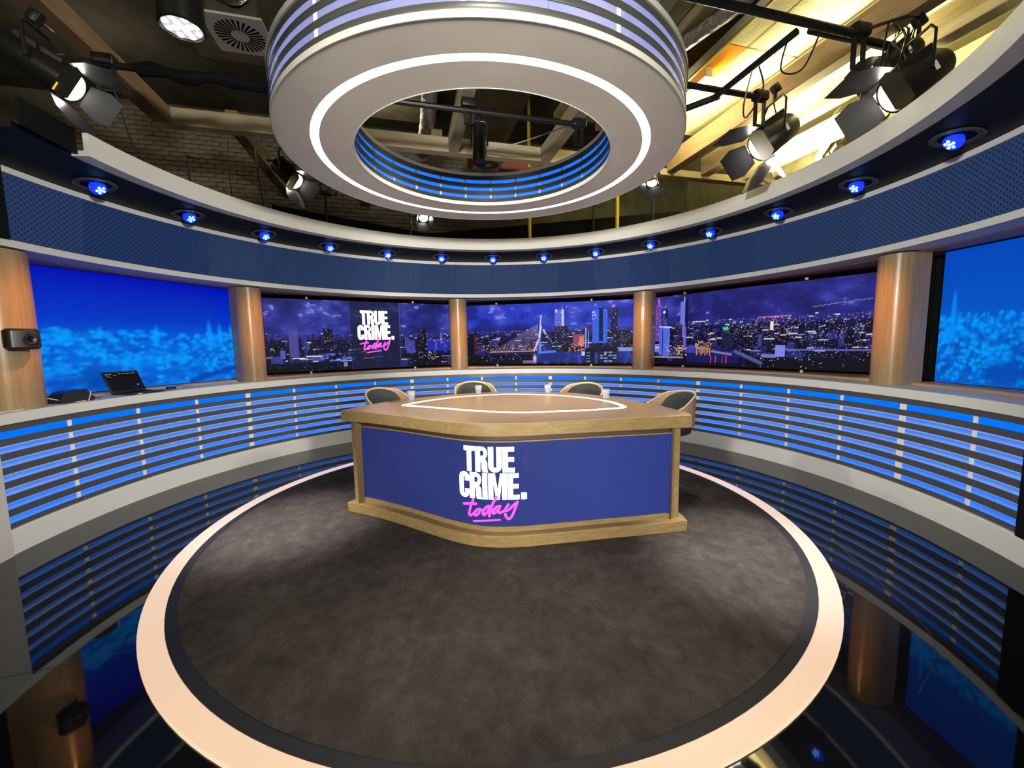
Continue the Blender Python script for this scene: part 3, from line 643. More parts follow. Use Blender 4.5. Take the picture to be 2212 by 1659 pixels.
# ================================================================== logo lettering (built flat in metres, then wrapped)
def arcpts(cx, cy, rx, ry, a0, a1, n=10): return [(cx + rx * math.cos(R_(a0 + (a1 - a0) * k / n)), cy + ry * math.sin(R_(a0 + (a1 - a0) * k / n))) for k in range(n + 1)]
def gl_T(w, h, s, b): return [[(0, h), (0, h - b), (w / 2 - s / 2, h - b), (w / 2 - s / 2, 0), (w / 2 + s / 2, 0), (w / 2 + s / 2, h - b), (w, h - b), (w, h)]]
def gl_E(w, h, s, b): return [[(0, 0), (0, h), (w * .95, h), (w * .95, h - b), (s, h - b), (s, h * .5 + b * .52), (w * .93, h * .5 + b * .52), (w * .93, h * .5 - b * .45), (s, h * .5 - b * .45), (s, b), (w, b), (w * .97, 0)]]
def gl_I(w, h, s, b): return [[(0, 0), (0, h), (w, h), (w, 0)]]
def gl_U(w, h, s, b):
    r = w / 2; ri = r - s
    return [[(0, h), (0, r * .95)] + arcpts(r, r * .95, r, r * .95, 180, 360, 14)[1:] + [(w, h), (w - s, h), (w - s, b + ri)] + arcpts(r, b + ri, ri, ri, 360, 180, 10)[1:] + [(s, h)]]
def gl_C(w, h, s, b):
    r = w / 2; ri = r - s; g = h * .15
    return [[(w, h * .5 + g), (w, h - r)] + arcpts(r, h - r, r, r, 0, 180, 14)[1:] + [(0, r)] + arcpts(r, r, r, r, 180, 360, 14)[1:] + [(w, h * .5 - g), (w - s, h * .5 - g), (w - s, b + ri)] + arcpts(r, b + ri, ri, ri, 360, 180, 8)[1:] + [(s, h - b - ri)] + arcpts(r, h - b - ri, ri, ri, 180, 0, 8)[1:] + [(w - s, h * .5 + g)]]
def gl_R(w, h, s, b):
    r = h * .245; x1 = w * .94 - r * .8; yc = h - r * 1.06
    out = [(0, 0), (0, h), (x1, h)] + arcpts(x1, yc, r * .8, r * 1.06, 90, -58, 12)[1:] + [(w * .86, h * .46), (w * .93, h * .36), (w * .93, h * .1), (w, 0), (w - s * 1.05, 0), (w * .90 - s, h * .1), (w * .90 - s, h * .33), (w * .85 - s, h * .40), (s, h * .40), (s, 0)]
    ri = r * .42; hole = [(s, yc + ri), (x1 - .004, yc + ri)] + arcpts(x1 - .004, yc, ri * .75, ri, 90, -90, 8)[1:] + [(s, yc - ri)]
    return [out, hole]
def gl_M(w, h, s, b):
    return [[(0, 0), (0, h), (s * 1.28, h), (w / 2, h * .36), (w - s * 1.28, h), (w, h), (w, 0), (w - s * .95, 0), (w - s * .95, h * .72), (w / 2 + s * .34, 0), (w / 2 - s * .34, 0), (s * .95, h * .72), (s * .95, 0)]]
GL = dict(T=gl_T, R=gl_R, U=gl_U, E=gl_E, C=gl_C, I=gl_I, M=gl_M)
def fill2d(loops):
    cu = bpy.data.curves.new('tmp', 'CURVE'); cu.dimensions = '2D'; cu.fill_mode = 'BOTH'
    for L in loops:
        sp = cu.splines.new('POLY'); sp.points.add(len(L) - 1); sp.use_cyclic_u = True
        for q, (x, y) in zip(sp.points, L): q.co = (x, y, 0, 1)
    o = bpy.data.objects.new('tmp', cu); me = bpy.data.meshes.new_from_object(o)
    vs = [tuple(v.co) for v in me.vertices]; fs = [tuple(p.vertices) for p in me.polygons]
    bpy.data.objects.remove(o); bpy.data.curves.remove(cu); bpy.data.meshes.remove(me); return vs, fs
def stroke(P, w, n=6):
    """a brush ribbon with round ends, as triangles"""
    P = smooth_path(P, n); vs = []; fs = []; m = len(P)
    for i, p in enumerate(P):
        a, b = P[max(i - 1, 0)], P[min(i + 1, m - 1)]; tx, ty = b[0] - a[0], b[1] - a[1]; L = math.hypot(tx, ty) or 1; nx, ny = -ty / L, tx / L
        vs += [(p[0] + nx * w / 2, p[1] + ny * w / 2, 0), (p[0] - nx * w / 2, p[1] - ny * w / 2, 0)]
    fs = [(2 * i, 2 * i + 1, 2 * i + 3, 2 * i + 2) for i in range(m - 1)]
    for (cx, cy) in (P[0], P[-1]):
        b0 = len(vs); vs += [(cx + w / 2 * math.cos(2 * math.pi * k / 12), cy + w / 2 * math.sin(2 * math.pi * k / 12), 0) for k in range(12)]; fs.append(tuple(range(b0, b0 + 12)))
    return vs, fs
K = .000442
def logo(parent, warp, kx=1.):
    """warp(s, z, lift) -> point; s in metres from the left of the T, z in metres above the underline"""
    rows = [('TRUE', [(170, 385), (395, 630), (630, 870), (880, 1095)], .568, .199, 0.), ('CRIME', [(95, 305), (310, 545), (548, 640), (655, 985), (995, 1200)], .354, .208, -.014)]
    for word, xs, z0, h, off in rows:
        for ch, (x0, x1) in zip(word, xs):
            vs, fs = fill2d(GL[ch]((x1 - x0) * K, h, 94 * K, 84 * K)); mb = MB()
            # cut long faces finer so they follow the curve
            mb.add([warp(x0 * K + off + v[0], z0 + v[1], .0016) for v in vs], fs)
            mb.obj('letter_' + ch.lower(), 'logo_white', parent, smooth=0)
    x0, x1 = 1225 * K - .014, 1325 * K - .014
    MB().add([warp(x, z, .0016) for x, z in ((x0, .354), (x1, .354), (x1, .408), (x0, .408))], [(0, 1, 2, 3)]).obj('full_stop', 'logo_white', parent, smooth=0)
    def pz(x, y): return (x * K - .014, .354 - (y - 1150 + .035 * (1200 - x)) * .000434)
    T = {'t': [[(370, 1150), (325, 1260), (290, 1370), (283, 1425), (310, 1440), (365, 1405), (430, 1340)], [(180, 1240), (300, 1224), (425, 1217)]],
         'o': [[(470, 1312), (418, 1345), (385, 1405), (405, 1432), (455, 1405), (492, 1350), (480, 1312), (535, 1325)]],
         'd': [[(655, 1245), (585, 1300), (548, 1385), (568, 1413), (625, 1365), (690, 1250)], [(798, 1080), (730, 1205), (682, 1330), (662, 1435)]],
         'a': [[(860, 1250), (795, 1262), (735, 1330), (728, 1380), (775, 1365), (850, 1275)], [(850, 1262), (822, 1340), (850, 1372), (925, 1338)]],
         'y': [[(1002, 1228), (958, 1290), (955, 1338), (1010, 1318), (1095, 1240), (1162, 1188)], [(1160, 1190), (1120, 1300), (1062, 1435), (1005, 1490), (960, 1452), (945, 1395)]],
         'underline': [[(372, 1540), (600, 1516), (848, 1502)]]}
    lift = .0024
    for nm, sts in T.items():
        mb = MB()
        for P in sts:
            vs, fs = stroke([pz(*q) for q in P], (46 if nm != 'underline' else 34) * K)
            mb.add([warp(v[0], v[1], lift) for v in vs], fs); lift += .00012
        mb.obj('script_' + nm, 'logo_pink', parent, smooth=0, recalc=False)
o, d, nrm, W = s2
# lettering of the screen: 83 px of 406 wide
def warp2(s, z, lift, d=d, nrm=nrm, W=W):
    k = W * .205 / .545; x = (.415 - .5) * W + .033 * W + (s - .03) * k; return d * x + nrm * (lift * 2 + .001) + Vector((0, 0, .27 + (z - .171) * k * 1.06))
logo(o, warp2)
# ================================================================== desk
FRONT = [(-1.547, 3.623), (-1.273, 3.500), (-1.01, 3.350), (-.76, 3.190), (-.535, 3.045), (-.333, 2.945), (-.147, 2.905), (.043, 2.905), (.227, 2.932), (.48, 2.975), (.807, 3.030), (1.139, 3.080), (1.402, 3.126)]
BACK = [(1.410, 3.24), (1.329, 3.596), (1.153, 4.00), (.975, 4.31), (.69, 4.60), (.37, 4.755), (.07, 4.815), (-.235, 4.80), (-.617, 4.67), (-.879, 4.50), (-1.12, 4.29), (-1.311, 4.08), (-1.475, 3.80)]
FP = np.array(smooth_path(FRONT, 8)); BPt = np.array(smooth_path(BACK, 6)); OUT = np.vstack([FP, BPt])
def inset(P, d):
    n = len(P); T = np.roll(P, -1, 0) - np.roll(P, 1, 0); T /= np.linalg.norm(T, axis=1)[:, None]; return P + np.c_[-T[:, 1], T[:, 0]] * d
def off(P, d):
    T = np.gradient(P, axis=0); T /= np.linalg.norm(T, axis=1)[:, None]; return P + np.c_[-T[:, 1], T[:, 0]] * d
desk = tag(empty('presenter_desk', (-.05, 3.7, .01)), 'large curved oak presenter desk with blue lit front showing TRUE CRIME today', 'desk')
def dpart(o): o.parent = desk; o.matrix_parent_inverse = Matrix.Translation((.05, -3.7, -.01)); return o
dpart(MB().prism([tuple(p) for p in OUT], .865, .965).obj('desk_top', 'oak_top', smooth=25, bevel=.008))
_es = MB()   # solid edge lipping on the front of the top
def strip(s0, s1, z0, z1, o0, o1, n=60):
    A, B = off(FP, o0), off(FP, o1); L = np.r_[0, np.cumsum(np.linalg.norm(np.diff(off(FP, .09), axis=0), axis=1))]
    ss = np.linspace(s0, s1, n); g = lambda P: np.c_[np.interp(ss, L, P[:, 0]), np.interp(ss, L, P[:, 1])]
    a, b = g(A), g(B); vs = []
    for i in range(n): vs += [(a[i][0], a[i][1], z0), (a[i][0], a[i][1], z1), (b[i][0], b[i][1], z1), (b[i][0], b[i][1], z0)]
    fs = [(4 * i + j, 4 * i + (j + 1) % 4, 4 * i + 4 + (j + 1) % 4, 4 * i + 4 + j) for i in range(n - 1) for j in range(4)] + [(0, 1, 2, 3), (4 * n - 4, 4 * n - 1, 4 * n - 2, 4 * n - 3)]
    return MB().add(vs, fs, [(ss[k // 4], v[2]) for k, v in enumerate(vs)])
dpart(strip(-.0, 3.0984, .868, .962, -.003, .01).obj('top_edge', 'oak', smooth=30, bevel=.003))
SL = 3.0984
dpart(MB().prism([tuple(p) for p in inset(OUT, .135)], .09, .867).obj('body', 'oak', smooth=25))
dpart(MB().prism([tuple(p) for p in inset(OUT, .012)], .0105, .104).obj('plinth', 'oak', smooth=25, bevel=.006))
dpart(strip(.028, .073, .100, .866, .082, .15, 6).obj('stile', 'oak', smooth=30, bevel=.003))
dpart(strip(2.998, 3.056, .100, .866, .082, .15, 6).obj('stile', 'oak', smooth=30, bevel=.003))
dpart(strip(.073, 2.998, .100, .142, .084, .14).obj('bottom_rail', 'oak', smooth=30, bevel=.003))
dpart(strip(.073, 2.998, .813, .866, .108, .14).obj('painted_shade_strip', 'oak_painted_shade', smooth=30))  # dark strip painted in for the slab's shade on the top rail
dpart(strip(.073, 2.998, .802, .814, .084, .14).obj('top_bead', 'oak', smooth=30, bevel=.002))
scr = dpart(strip(.073, 2.998, .141, .803, .096, .13, 90).obj('front_screen', 'desk_screen', smooth=30)); scr['label'] = 'dark blue lit front panel with TRUE CRIME today lettering'
_A = off(FP, .096); _L = np.r_[0, np.cumsum(np.linalg.norm(np.diff(off(FP, .09), axis=0), axis=1))]
def warpd(s, z, lift):
    s = s + 1.2235; e = .004
    p = np.array([np.interp(s, _L, _A[:, 0]), np.interp(s, _L, _A[:, 1])]); q = np.array([np.interp(s + e, _L, _A[:, 0]), np.interp(s + e, _L, _A[:, 1])]); t_ = q - p; t_ /= np.linalg.norm(t_)
    return Vector((p[0] + t_[1] * lift * 1.5, p[1] - t_[0] * lift * 1.5, z))
scr_holder = scr
def logo_desk():
    before = set(bpy.data.objects); logo(None, warpd)
    for o in set(bpy.data.objects) - before:
        o.parent = scr; o.matrix_parent_inverse = Matrix.Identity(4)
# wrap finely: letters are cut along s before bending
_fill = fill2d
def fill2d(loops):
    vs, fs = _fill(loops); bm = bmesh.new(); bv = [bm.verts.new(v) for v in vs]
    for f in fs: bm.faces.new([bv[i] for i in f])
    xs = [v[0] for v in vs]; k = math.floor(min(xs) / .012) * .012
    while k < max(xs):
        bmesh.ops.bisect_plane(bm, geom=bm.verts[:] + bm.edges[:] + bm.faces[:], plane_co=(k, 0, 0), plane_no=(1, 0, 0)); k += .012
    bm.verts.index_update(); out = [tuple(v.co) for v in bm.verts], [tuple(v.index for v in f.verts) for f in bm.faces]; bm.free(); return out
logo_desk()
# light inlay on the desk top
INL = [(-1.03, 3.885), (-.88, 4.13), (-.58, 4.41), (-.13, 4.565), (.07, 4.55), (.43, 4.44), (.745, 4.19), (.93, 3.90), (.985, 3.66), (.975, 3.535), (.89, 3.485), (.60, 3.41), (.32, 3.375), (.05, 3.355), (-.31, 3.47), (-.62, 3.635), (-.88, 3.775), (-1.0, 3.83)]
IP = np.array(smooth_path(INL, 6, True)); T = np.roll(IP, -1, 0) - np.roll(IP, 1, 0); T /= np.linalg.norm(T, axis=1)[:, None]; N = np.c_[-T[:, 1], T[:, 0]]
mb = MB(); n = len(IP); a, b = IP + N * .026, IP - N * .026; vs = []
for i in range(n): vs += [(*a[i], .9640), (*a[i], .9662), (*b[i], .9662), (*b[i], .9640)]
mb.add(vs, [(4 * i + j, 4 * i + (j + 1) % 4, 4 * ((i + 1) % n) + (j + 1) % 4, 4 * ((i + 1) % n) + j) for i in range(n) for j in range(4)])
dpart(mb.obj('light_inlay', 'desk_led', smooth=30))
# ================================================================== glasses and pen
def tumbler():
    t = empty('water_glass')
    MB().lathe([(0, .0), (.027, .0), (.030, .004), (.041, .098), (.0395, .099), (.038, .097), (.029, .014), (0, .012)], n=28).obj('tumbler', 'glass', t)
    MB().lathe([(0, .0125), (.0287, .0145), (.0335, .055), (0, .055)], n=28).obj('water', 'water', t)
    return t
g0 = tumbler()
for k, ((x, y), lab) in enumerate(zip([(-1.045, 4.175), (-.385, 4.63), (.405, 4.585), (.945, 4.06)],
        ['water glass on the desk in front of the leftmost chair', 'water glass on the desk before the second chair from the left', 'water glass standing alone at the middle of the desk back edge', 'water glass on the desk nearest to the rightmost chair'])):
    o = g0 if k == 0 else copy_tree(g0); o.location = (x, y, .9655); tag(o, lab, 'glass', 'water glasses on the desk')
pn = MB().tube([(-1.235, 4.045, .9715), (-1.16, 4.075, .9715), (-1.125, 4.09, .9715)], [.005, .005, .002], 8).obj('pen', 'red_pen'); tag(pn, 'small dark red pen lying near the desk edge by the leftmost glass', 'pen')
# ================================================================== chairs
def make_chair():
    t = empty('tub_chair'); r = .275; th = .013; A = 112; n = 44
    def zt(a): a = abs(a); return .985 + .028 * math.cos(R_(min(a, 90) * 2)) if a < 42 else .988 - .135 * (1 - math.cos(R_((a - 42) * 180 / (A - 42)))) / 2
    def zb(a): return .66 + .05 * (abs(a) / A)
    mb = MB(); vs = []
    for k in range(n + 1):
        a = -A + 2 * A * k / n; top, bot = zt(a), zb(a); fl = lambda z: 1 + .10 * (z - .7)
        for rr, z in ((r, bot), (r, top), (r - th, top), (r - th, bot)):
            q = rr * fl(z); vs.append((q * math.sin(R_(a)), q * math.cos(R_(a)), z))
    mb.add(vs, [(4 * k + j, 4 * k + (j + 1) % 4, 4 * k + 4 + (j + 1) % 4, 4 * k + 4 + j) for k in range(n) for j in range(4)] + [(0, 1, 2, 3), (4 * n, 4 * n + 3, 4 * n + 2, 4 * n + 1)])
    sh = mb.obj('shell', 'plywood', t, smooth=40)
    MB().tube([((r - th / 2) * (1 + .10 * (zt(a) - .7)) * math.sin(R_(a)), (r - th / 2) * (1 + .10 * (zt(a) - .7)) * math.cos(R_(a)), zt(a)) for a in np.linspace(-A, A, 50)], .0085, 8).obj('edge_band', 'ply_edge', sh)
    mb = MB(); vs = []; m = 8; n = 26; AP = 76
    for k in range(n + 1):
        a = -AP + 2 * AP * k / n; top = zt(a) - .012 - .16 * (abs(a) / AP) ** 4; bot = .70
        for j in range(m + 1):
            f = j / m; z = bot + (top - bot) * f; e = max(0, 1 - (2 * f - 1) ** 4) * max(.0, 1 - (a / AP) ** 6)
            rr = (r - th - .002) * (1 + .10 * (z - .7)) - .038 * e ** .6; vs.append((rr * math.sin(R_(a)), rr * math.cos(R_(a)), z))
    mb.add(vs, [(k * (m + 1) + j, (k + 1) * (m + 1) + j, (k + 1) * (m + 1) + j + 1, k * (m + 1) + j + 1) for k in range(n) for j in range(m)])
    MB.obj(mb, 'back_pad', 'black_pad', t, smooth=60)
    MB().lathe([(0, .60), (.22, .60), (.245, .615), (.25, .65), (.235, .675), (.15, .685), (0, .688)], n=32).obj('seat', 'black_pad', t)
    MB().lathe([(0, .10), (.026, .10), (.026, .58), (.09, .60), (0, .60)], n=16).obj('gas_column', 'black_metal', t)
    MB().lathe([(0, .0), (.225, .0), (.23, .010), (.20, .028), (.10, .055), (.045, .11), (0, .11)], n=36).obj('base', 'black_pad', t)
    return t
ch0 = make_chair()
for k, ((x, y), lab) in enumerate(zip([(-1.43, 4.74), (-.475, 5.30), (.82, 4.93), (1.56, 4.09)],
        ['plywood tub chair with black pad at the left end of the desk', 'plywood tub chair with black pad behind the desk, second from left', 'plywood tub chair with only its black back showing, third from left', 'plywood tub chair with black pad at the right end of the desk'])):
    o = ch0 if k == 0 else copy_tree(ch0); dx, dy = x - (-.02), y - 3.75
    o.location = (x, y, .0105); o.rotation_euler = (0, 0, -math.atan2(dx, dy)); tag(o, lab, 'chair', 'tub chairs around the desk')
# ================================================================== things on the counter by the first column
lt = tag(empty('laptop', (-3.965, 4.30, 1.0745)), 'open black laptop on the white counter in front of the blue screen', 'laptop'); lt.rotation_euler = (0, 0, R_(84))
# local: x = width, -y = towards the viewer of the laptop
MB().rbox((0, 0, .009), (.36, .235, .016), .012).obj('base', 'black_plastic', lt)
MB().box((0, .02, .0176), (.31, .11, .001)).obj('keyboard', 'black_matte', lt)
ML = Matrix.Rotation(R_(-24), 3, 'X')
ld = MB().rbox(Vector((0, .118, .012)) + ML @ Vector((0, 0, .120)), (.36, .012, .238), .004, M=ML).obj('lid', 'black_plastic', lt)
dp = MB().box(Vector((0, .118, .012)) + ML @ Vector((0, -.0065, .122)), (.335, .001, .205), ML).obj('display', 'laptop_screen', ld)
def onlid(x, z, w, h, mt, nm='screen_text'): MB().box(Vector((0, .118, .012)) + ML @ Vector((x, -.0075, z)), (w, .0006, h), ML).obj(nm, mt, ld)
for x, w in ((-.145, .03), (-.11, .02), (-.02, .025), (.02, .03), (.06, .035), (.10, .02), (.13, .025)): onlid(x, .212, w, .006, 'text_grey')
for x, z, w in ((-.14, .195, .02), (-.07, .197, .035), (-.125, .182, .04)): onlid(x, z, w, .004, 'text_grey')
onlid(.115, .075, .012, .012, 'text_violet', 'screen_icon'); MB().box((-.10, -.1185, .008), (.05, .001, .006)).obj('sticker', 'white_paint', lt)
bx = tag(empty('speakerphone_case', (-4.00, 3.66, 1.0745)), 'black padded case with open end standing between column and laptop', 'case'); bx.rotation_euler = (0, 0, R_(84))
prof = [(-.13, 0), (-.135, .03), (-.10, .085), (-.06, .105), (.06, .112), (.10, .10), (.105, .055), (.10, .05), (.13, .04), (.135, .012), (.12, 0)]
mb = MB(); vs = [(x, -.075, z) for x, z in prof] + [(x, .075, z) for x, z in prof]; q = len(prof)
mb.add(vs, [(i, (i + 1) % q, q + (i + 1) % q, q + i) for i in range(q)] + [tuple(range(q))[::-1], tuple(range(q, 2 * q))]); mb.obj('case_body', 'black_plastic', bx, smooth=40, bevel=.006)
MB().tube([(.07, -.08, .0), (.085, -.083, .04), (.095, -.083, .085), (.075, -.081, .095)], .004, 6).obj('strap', 'cable_white', bx)
hb = tag(empty('cable_hub', (-3.93, 4.66, 1.0745)), 'small black cable hub with loose thin leads beside the laptop', 'hub')
MB().rbox((0, 0, .014), (.06, .10, .028), .02).obj('hub_body', 'black_plastic', hb)
MB().tube(smooth_path([(-.02, .05, .012), (-.03, .14, .03), (.0, .2, .012), (.04, .16, .004), (.05, .26, .004)], 6), .0025, 6).obj('lead', 'black_plastic', hb)
MB().tube(smooth_path([(.01, -.05, .01), (.03, -.12, .005), (-.01, -.2, .005), (-.05, -.24, .008)], 6), .0025, 6).obj('lead', 'black_plastic', hb)
cb = MB().tube(smooth_path([pol(3.80, -101, 1.079), pol(3.775, -98, 1.079), pol(3.79, -95, 1.085), pol(3.84, -93.2, 1.16), pol(3.83, -92, 1.13), pol(3.78, -90, 1.082), pol(3.76, -88.5, 1.079), pol(3.85, -87.5, 1.079)], 8), .0045, 8).obj('white_cable', 'cable_white')
tag(cb, 'thin white cable trailing across the counter round the wide column', 'cable')
cb = MB().tube(smooth_path([pol(3.93, -87.3, 1.08), pol(3.97, -86, 1.083), pol(3.9, -85, 1.079), pol(3.94, -84, 1.079)], 8), .003, 8).obj('black_cable', 'black_plastic')
tag(cb, 'short black cable on the counter between case and laptop', 'cable')
# black robotic camera on the first column
cm = tag(empty('robotic_camera', (-3.85, 3.22, 1.553)), 'small black rounded camera fixed to the wide wooden column', 'camera'); cm.rotation_euler = (0, 0, R_(58)); cm.scale = (.82, .82, .92)
MB().rbox((.0, .0, .09), (.235, .17, .175), .055, 6).obj('housing', 'black_plastic', cm)
Mf = Matrix.Rotation(R_(90), 3, 'X')
MB().lathe([(0, .0), (.052, .0), (.058, .012), (.058, .03), (.046, .034), (.040, .024), (0, .020)], (.045, -.07, .088), 28, Mf).obj('lens_barrel', 'black_metal', cm)
MB().lathe([(0, .0), (.026, .004), (.03, .0), (0, -.004)], (.045, -.093, .088), 20, Mf).obj('lens', 'laptop_screen', cm)
# ================================================================== building round the set (its own axes, turned 14.5 degrees)
TH = R_(14.5); UX = Vector((math.cos(TH), math.sin(TH), 0)); VX = Vector((-math.sin(TH), math.cos(TH), 0)); BM = Matrix((UX, VX, Vector((0, 0, 1)))).transposed()
def B(u, v, z): return UX * u + VX * v + Vector((0, 0, z))
def bbox(u0, u1, v0, v1, z0, z1, mb=None): return (mb or MB()).box(B((u0 + u1) / 2, (v0 + v1) / 2, (z0 + z1) / 2), (u1 - u0, v1 - v0, z1 - z0), BM)
VW, UR, UL, ZC = 8.42, 6.4, -6.2, 5.6
ceil = tag(bbox(UL, UR, -4.5, VW + .2, ZC, ZC + .1).obj('ceiling', 'ceiling_dark', smooth=0), 'dark raw studio ceiling with timber beams', kind='structure')
wb = tag(bbox(UL, UR + .2, VW, VW + .2, -.1, ZC).obj('wall_rear', 'mortar', smooth=0), 'painted brick rear wall of the building', kind='structure')
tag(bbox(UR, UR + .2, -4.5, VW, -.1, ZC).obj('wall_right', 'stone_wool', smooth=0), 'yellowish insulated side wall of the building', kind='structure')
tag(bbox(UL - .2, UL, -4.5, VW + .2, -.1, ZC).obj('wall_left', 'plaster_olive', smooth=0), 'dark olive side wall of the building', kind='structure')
tag(bbox(UL, UR, -4.7, -4.5, -.1, ZC).obj('wall_front', 'black_matte', smooth=0), 'black wall behind the camera', kind='structure')
# beams: real timbers under the ceiling
def beam(*a, mt='pine_beam'): o = bbox(*a).obj('beam', mt, ceil, smooth=0, bevel=.006); return o
def vbeam(u0, u1, v0, v1, z0, z1, mt='pine_beam'):
    # own axes so that the grain follows the timber
    c = B((u0 + u1) / 2, (v0 + v1) / 2, (z0 + z1) / 2); o = MB().box((0, 0, 0), (u1 - u0, v1 - v0, z1 - z0)).obj('beam', mt, ceil, smooth=0, bevel=.006)
    o.location = c; o.rotation_euler = (0, 0, TH); return o
def ubeam(u0, u1, v0, v1, z0, z1, mt='pine_beam'):
    c = B((u0 + u1) / 2, (v0 + v1) / 2, (z0 + z1) / 2); o = MB().box((0, 0, 0), (v1 - v0, u1 - u0, z1 - z0)).obj('beam', mt, ceil, smooth=0, bevel=.006)
    o.location = c; o.rotation_euler = (0, 0, TH + R_(90)); return o
vbeam(-2.66, -2.49, -3, 5.75, 4.10, 4.28); vbeam(.66, .80, -3, 5.75, 4.10, 4.29, 'pine_pale'); vbeam(1.96, 2.10, 0, 5.75, 4.10, 4.29, 'pine_pale')
vbeam(3.97, 4.12, -1, 5.70, 4.10, 4.36); vbeam(4.58, 4.74, -1, 5.70, 4.10, 4.36, 'pine_pale'); vbeam(5.4, 5.55, -1, 5.7, 4.1, 4.36, 'pine_pale')
ubeam(-2.66, 3.3, 5.75, 5.89, 4.10, 4.29, 'pine_pale'); ubeam(3.3, 6.3, 5.70, 5.84, 4.06, 4.16, 'pine_pale')
vbeam(-2.0, -1.86, 5.9, 8.4, 4.2, 4.4); vbeam(.45, .6, 5.9, 8.4, 4.25, 4.45)
# steel and joists over the bright bay
vbeam(3.02, 3.12, .5, 5.6, 4.40, 4.56, 'steel_dark'); vbeam(2.72, 2.86, .5, 5.6, 4.52, 4.60, 'pine_pale'); vbeam(3.13, 3.17, .5, 5.6, 4.40, 4.44, 'safety_yellow')
# ceiling panels over the bright right-hand bay and dark boards over the left
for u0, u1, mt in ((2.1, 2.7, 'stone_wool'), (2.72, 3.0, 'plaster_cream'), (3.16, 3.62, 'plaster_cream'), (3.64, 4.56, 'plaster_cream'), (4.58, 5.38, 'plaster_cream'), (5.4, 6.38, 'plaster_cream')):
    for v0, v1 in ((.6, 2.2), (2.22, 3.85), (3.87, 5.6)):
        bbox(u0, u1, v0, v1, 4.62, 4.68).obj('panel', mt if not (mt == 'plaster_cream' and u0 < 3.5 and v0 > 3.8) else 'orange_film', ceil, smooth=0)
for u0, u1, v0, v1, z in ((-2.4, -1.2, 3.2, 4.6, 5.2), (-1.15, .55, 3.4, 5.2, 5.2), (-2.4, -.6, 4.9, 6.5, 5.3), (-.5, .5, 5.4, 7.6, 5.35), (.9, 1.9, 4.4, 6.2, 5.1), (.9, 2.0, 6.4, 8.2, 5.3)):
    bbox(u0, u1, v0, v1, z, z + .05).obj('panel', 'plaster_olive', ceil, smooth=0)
bbox(1.15, 2.4, 7.2, 7.3, 4.55, 4.85).obj('panel', 'red_board', ceil, smooth=0)
# rear wall brickwork: the courses that show, then the rest in one piece
bk = MB().box((0, 0, 0), (.205, .04, .064)); b0 = None; bp = .215; bh = .0745
def brick_spots(u0, u1, z0, z1):
    z = z0; r = 0
    while z < z1:
        u = u0 + (bp / 2 if r % 2 else 0)
        while u < u1: yield u, z; u += bp
        z += bh; r += 1
n_b = 0; rest = MB()
for u, z in brick_spots(-5.1, 2.4, 3.75, 5.5):
    near = u < -1.7 and z > 4.25 and n_b < 295
    pos = B(u, VW - .012 - .008 * random.random(), z)
    if near:
        if b0 is None: b0 = bk.obj('brick', 'brick_paint', wb, smooth=0); o = b0
        else: o = b0.copy(); COL.objects.link(o)
        o.location = pos; o.rotation_euler = (0, 0, TH); n_b += 1
    else: rest.box(pos, (.205, .04, .064), BM)
rw = rest.obj('brick_courses', 'brick_paint', wb, smooth=0); rw['kind'] = 'stuff'
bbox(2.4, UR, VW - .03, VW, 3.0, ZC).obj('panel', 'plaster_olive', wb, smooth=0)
# black masking flats standing behind the soffit
def flat(a0, z0, a1, z1, r, lab):
    A_, B_ = pol(r, a0, 0), pol(r, a1, 0); t_ = (B_ - A_).normalized(); n_ = Vector((-t_.y, t_.x, 0)) * .02; vs = []
    for p, zt in ((A_, z0), (B_, z1)):
        for s in (-1, 1): vs += [p + n_ * s + Vector((0, 0, 3.001)), p + n_ * s + Vector((0, 0, zt))]
    tag(MB().add(vs, [(0, 1, 3, 2), (4, 6, 7, 5), (0, 4, 5, 1), (2, 3, 7, 6), (1, 5, 7, 3), (0, 2, 6, 4)]).obj('masking_flat', 'black_matte', smooth=0), lab, 'flat', 'black flats behind the soffit')
flat(-50, 3.73, -18.6, 3.64, 4.6, 'low black flat behind the soffit left of the dip')
flat(-18.3, 3.62, 41, 3.69, 4.6, 'long black flat behind the soffit under the ring')

# ================================================================== lighting rig
def pipe(pts, r, name, lab, mt='black_metal'): return tag(MB().tube(pts, r, 10).obj(name, mt), lab, 'pipe', 'black pipes of the lighting grid')
pipe([B(-2.5, 4.41, 3.93), B(1.9, 4.41, 3.93)], .028, 'lighting_pipe', 'long black lighting pipe crossing above the hanging ring opening')
pipe([B(.6, 2.67, 3.93), B(3.52, 2.67, 3.93)], .030, 'lighting_pipe', 'black lighting pipe crossing at the top right above the ring')
pipe([B(2.98, 2.69, 3.87), B(2.98, 3.56, 3.87)], .028, 'lighting_pipe', 'short black pipe running away between two cross pipes by the orange film')
pipe([B(2.3, 3.53, 3.93), B(3.5, 3.53, 3.93)], .028, 'lighting_pipe', 'black cross pipe just right of the ring below the orange film')
pipe([B(2.35, 4.6, 3.9), B(3.05, 3.56, 3.9)], .030, 'lighting_pipe', 'slanting black pipe behind the right rim of the ring')
pipe([B(3.3, 2.85, 4.05), B(4.9, 2.85, 4.05)], .035, 'lighting_pipe', 'black pipe above the twin lamps at the upper right corner')
dr = MB(); pts = [B(-2.12 + .1 * k, 4.40, 3.915 + .018 * math.sin(k * 1.3)) for k in range(13)]
tag(dr.tube(pts, [.05 + .012 * math.sin(k * 2.1) for k in range(13)], 10).obj('rolled_drape', 'black_matte'), 'rolled black drape bundled along the pipe left of the ring', 'drape')
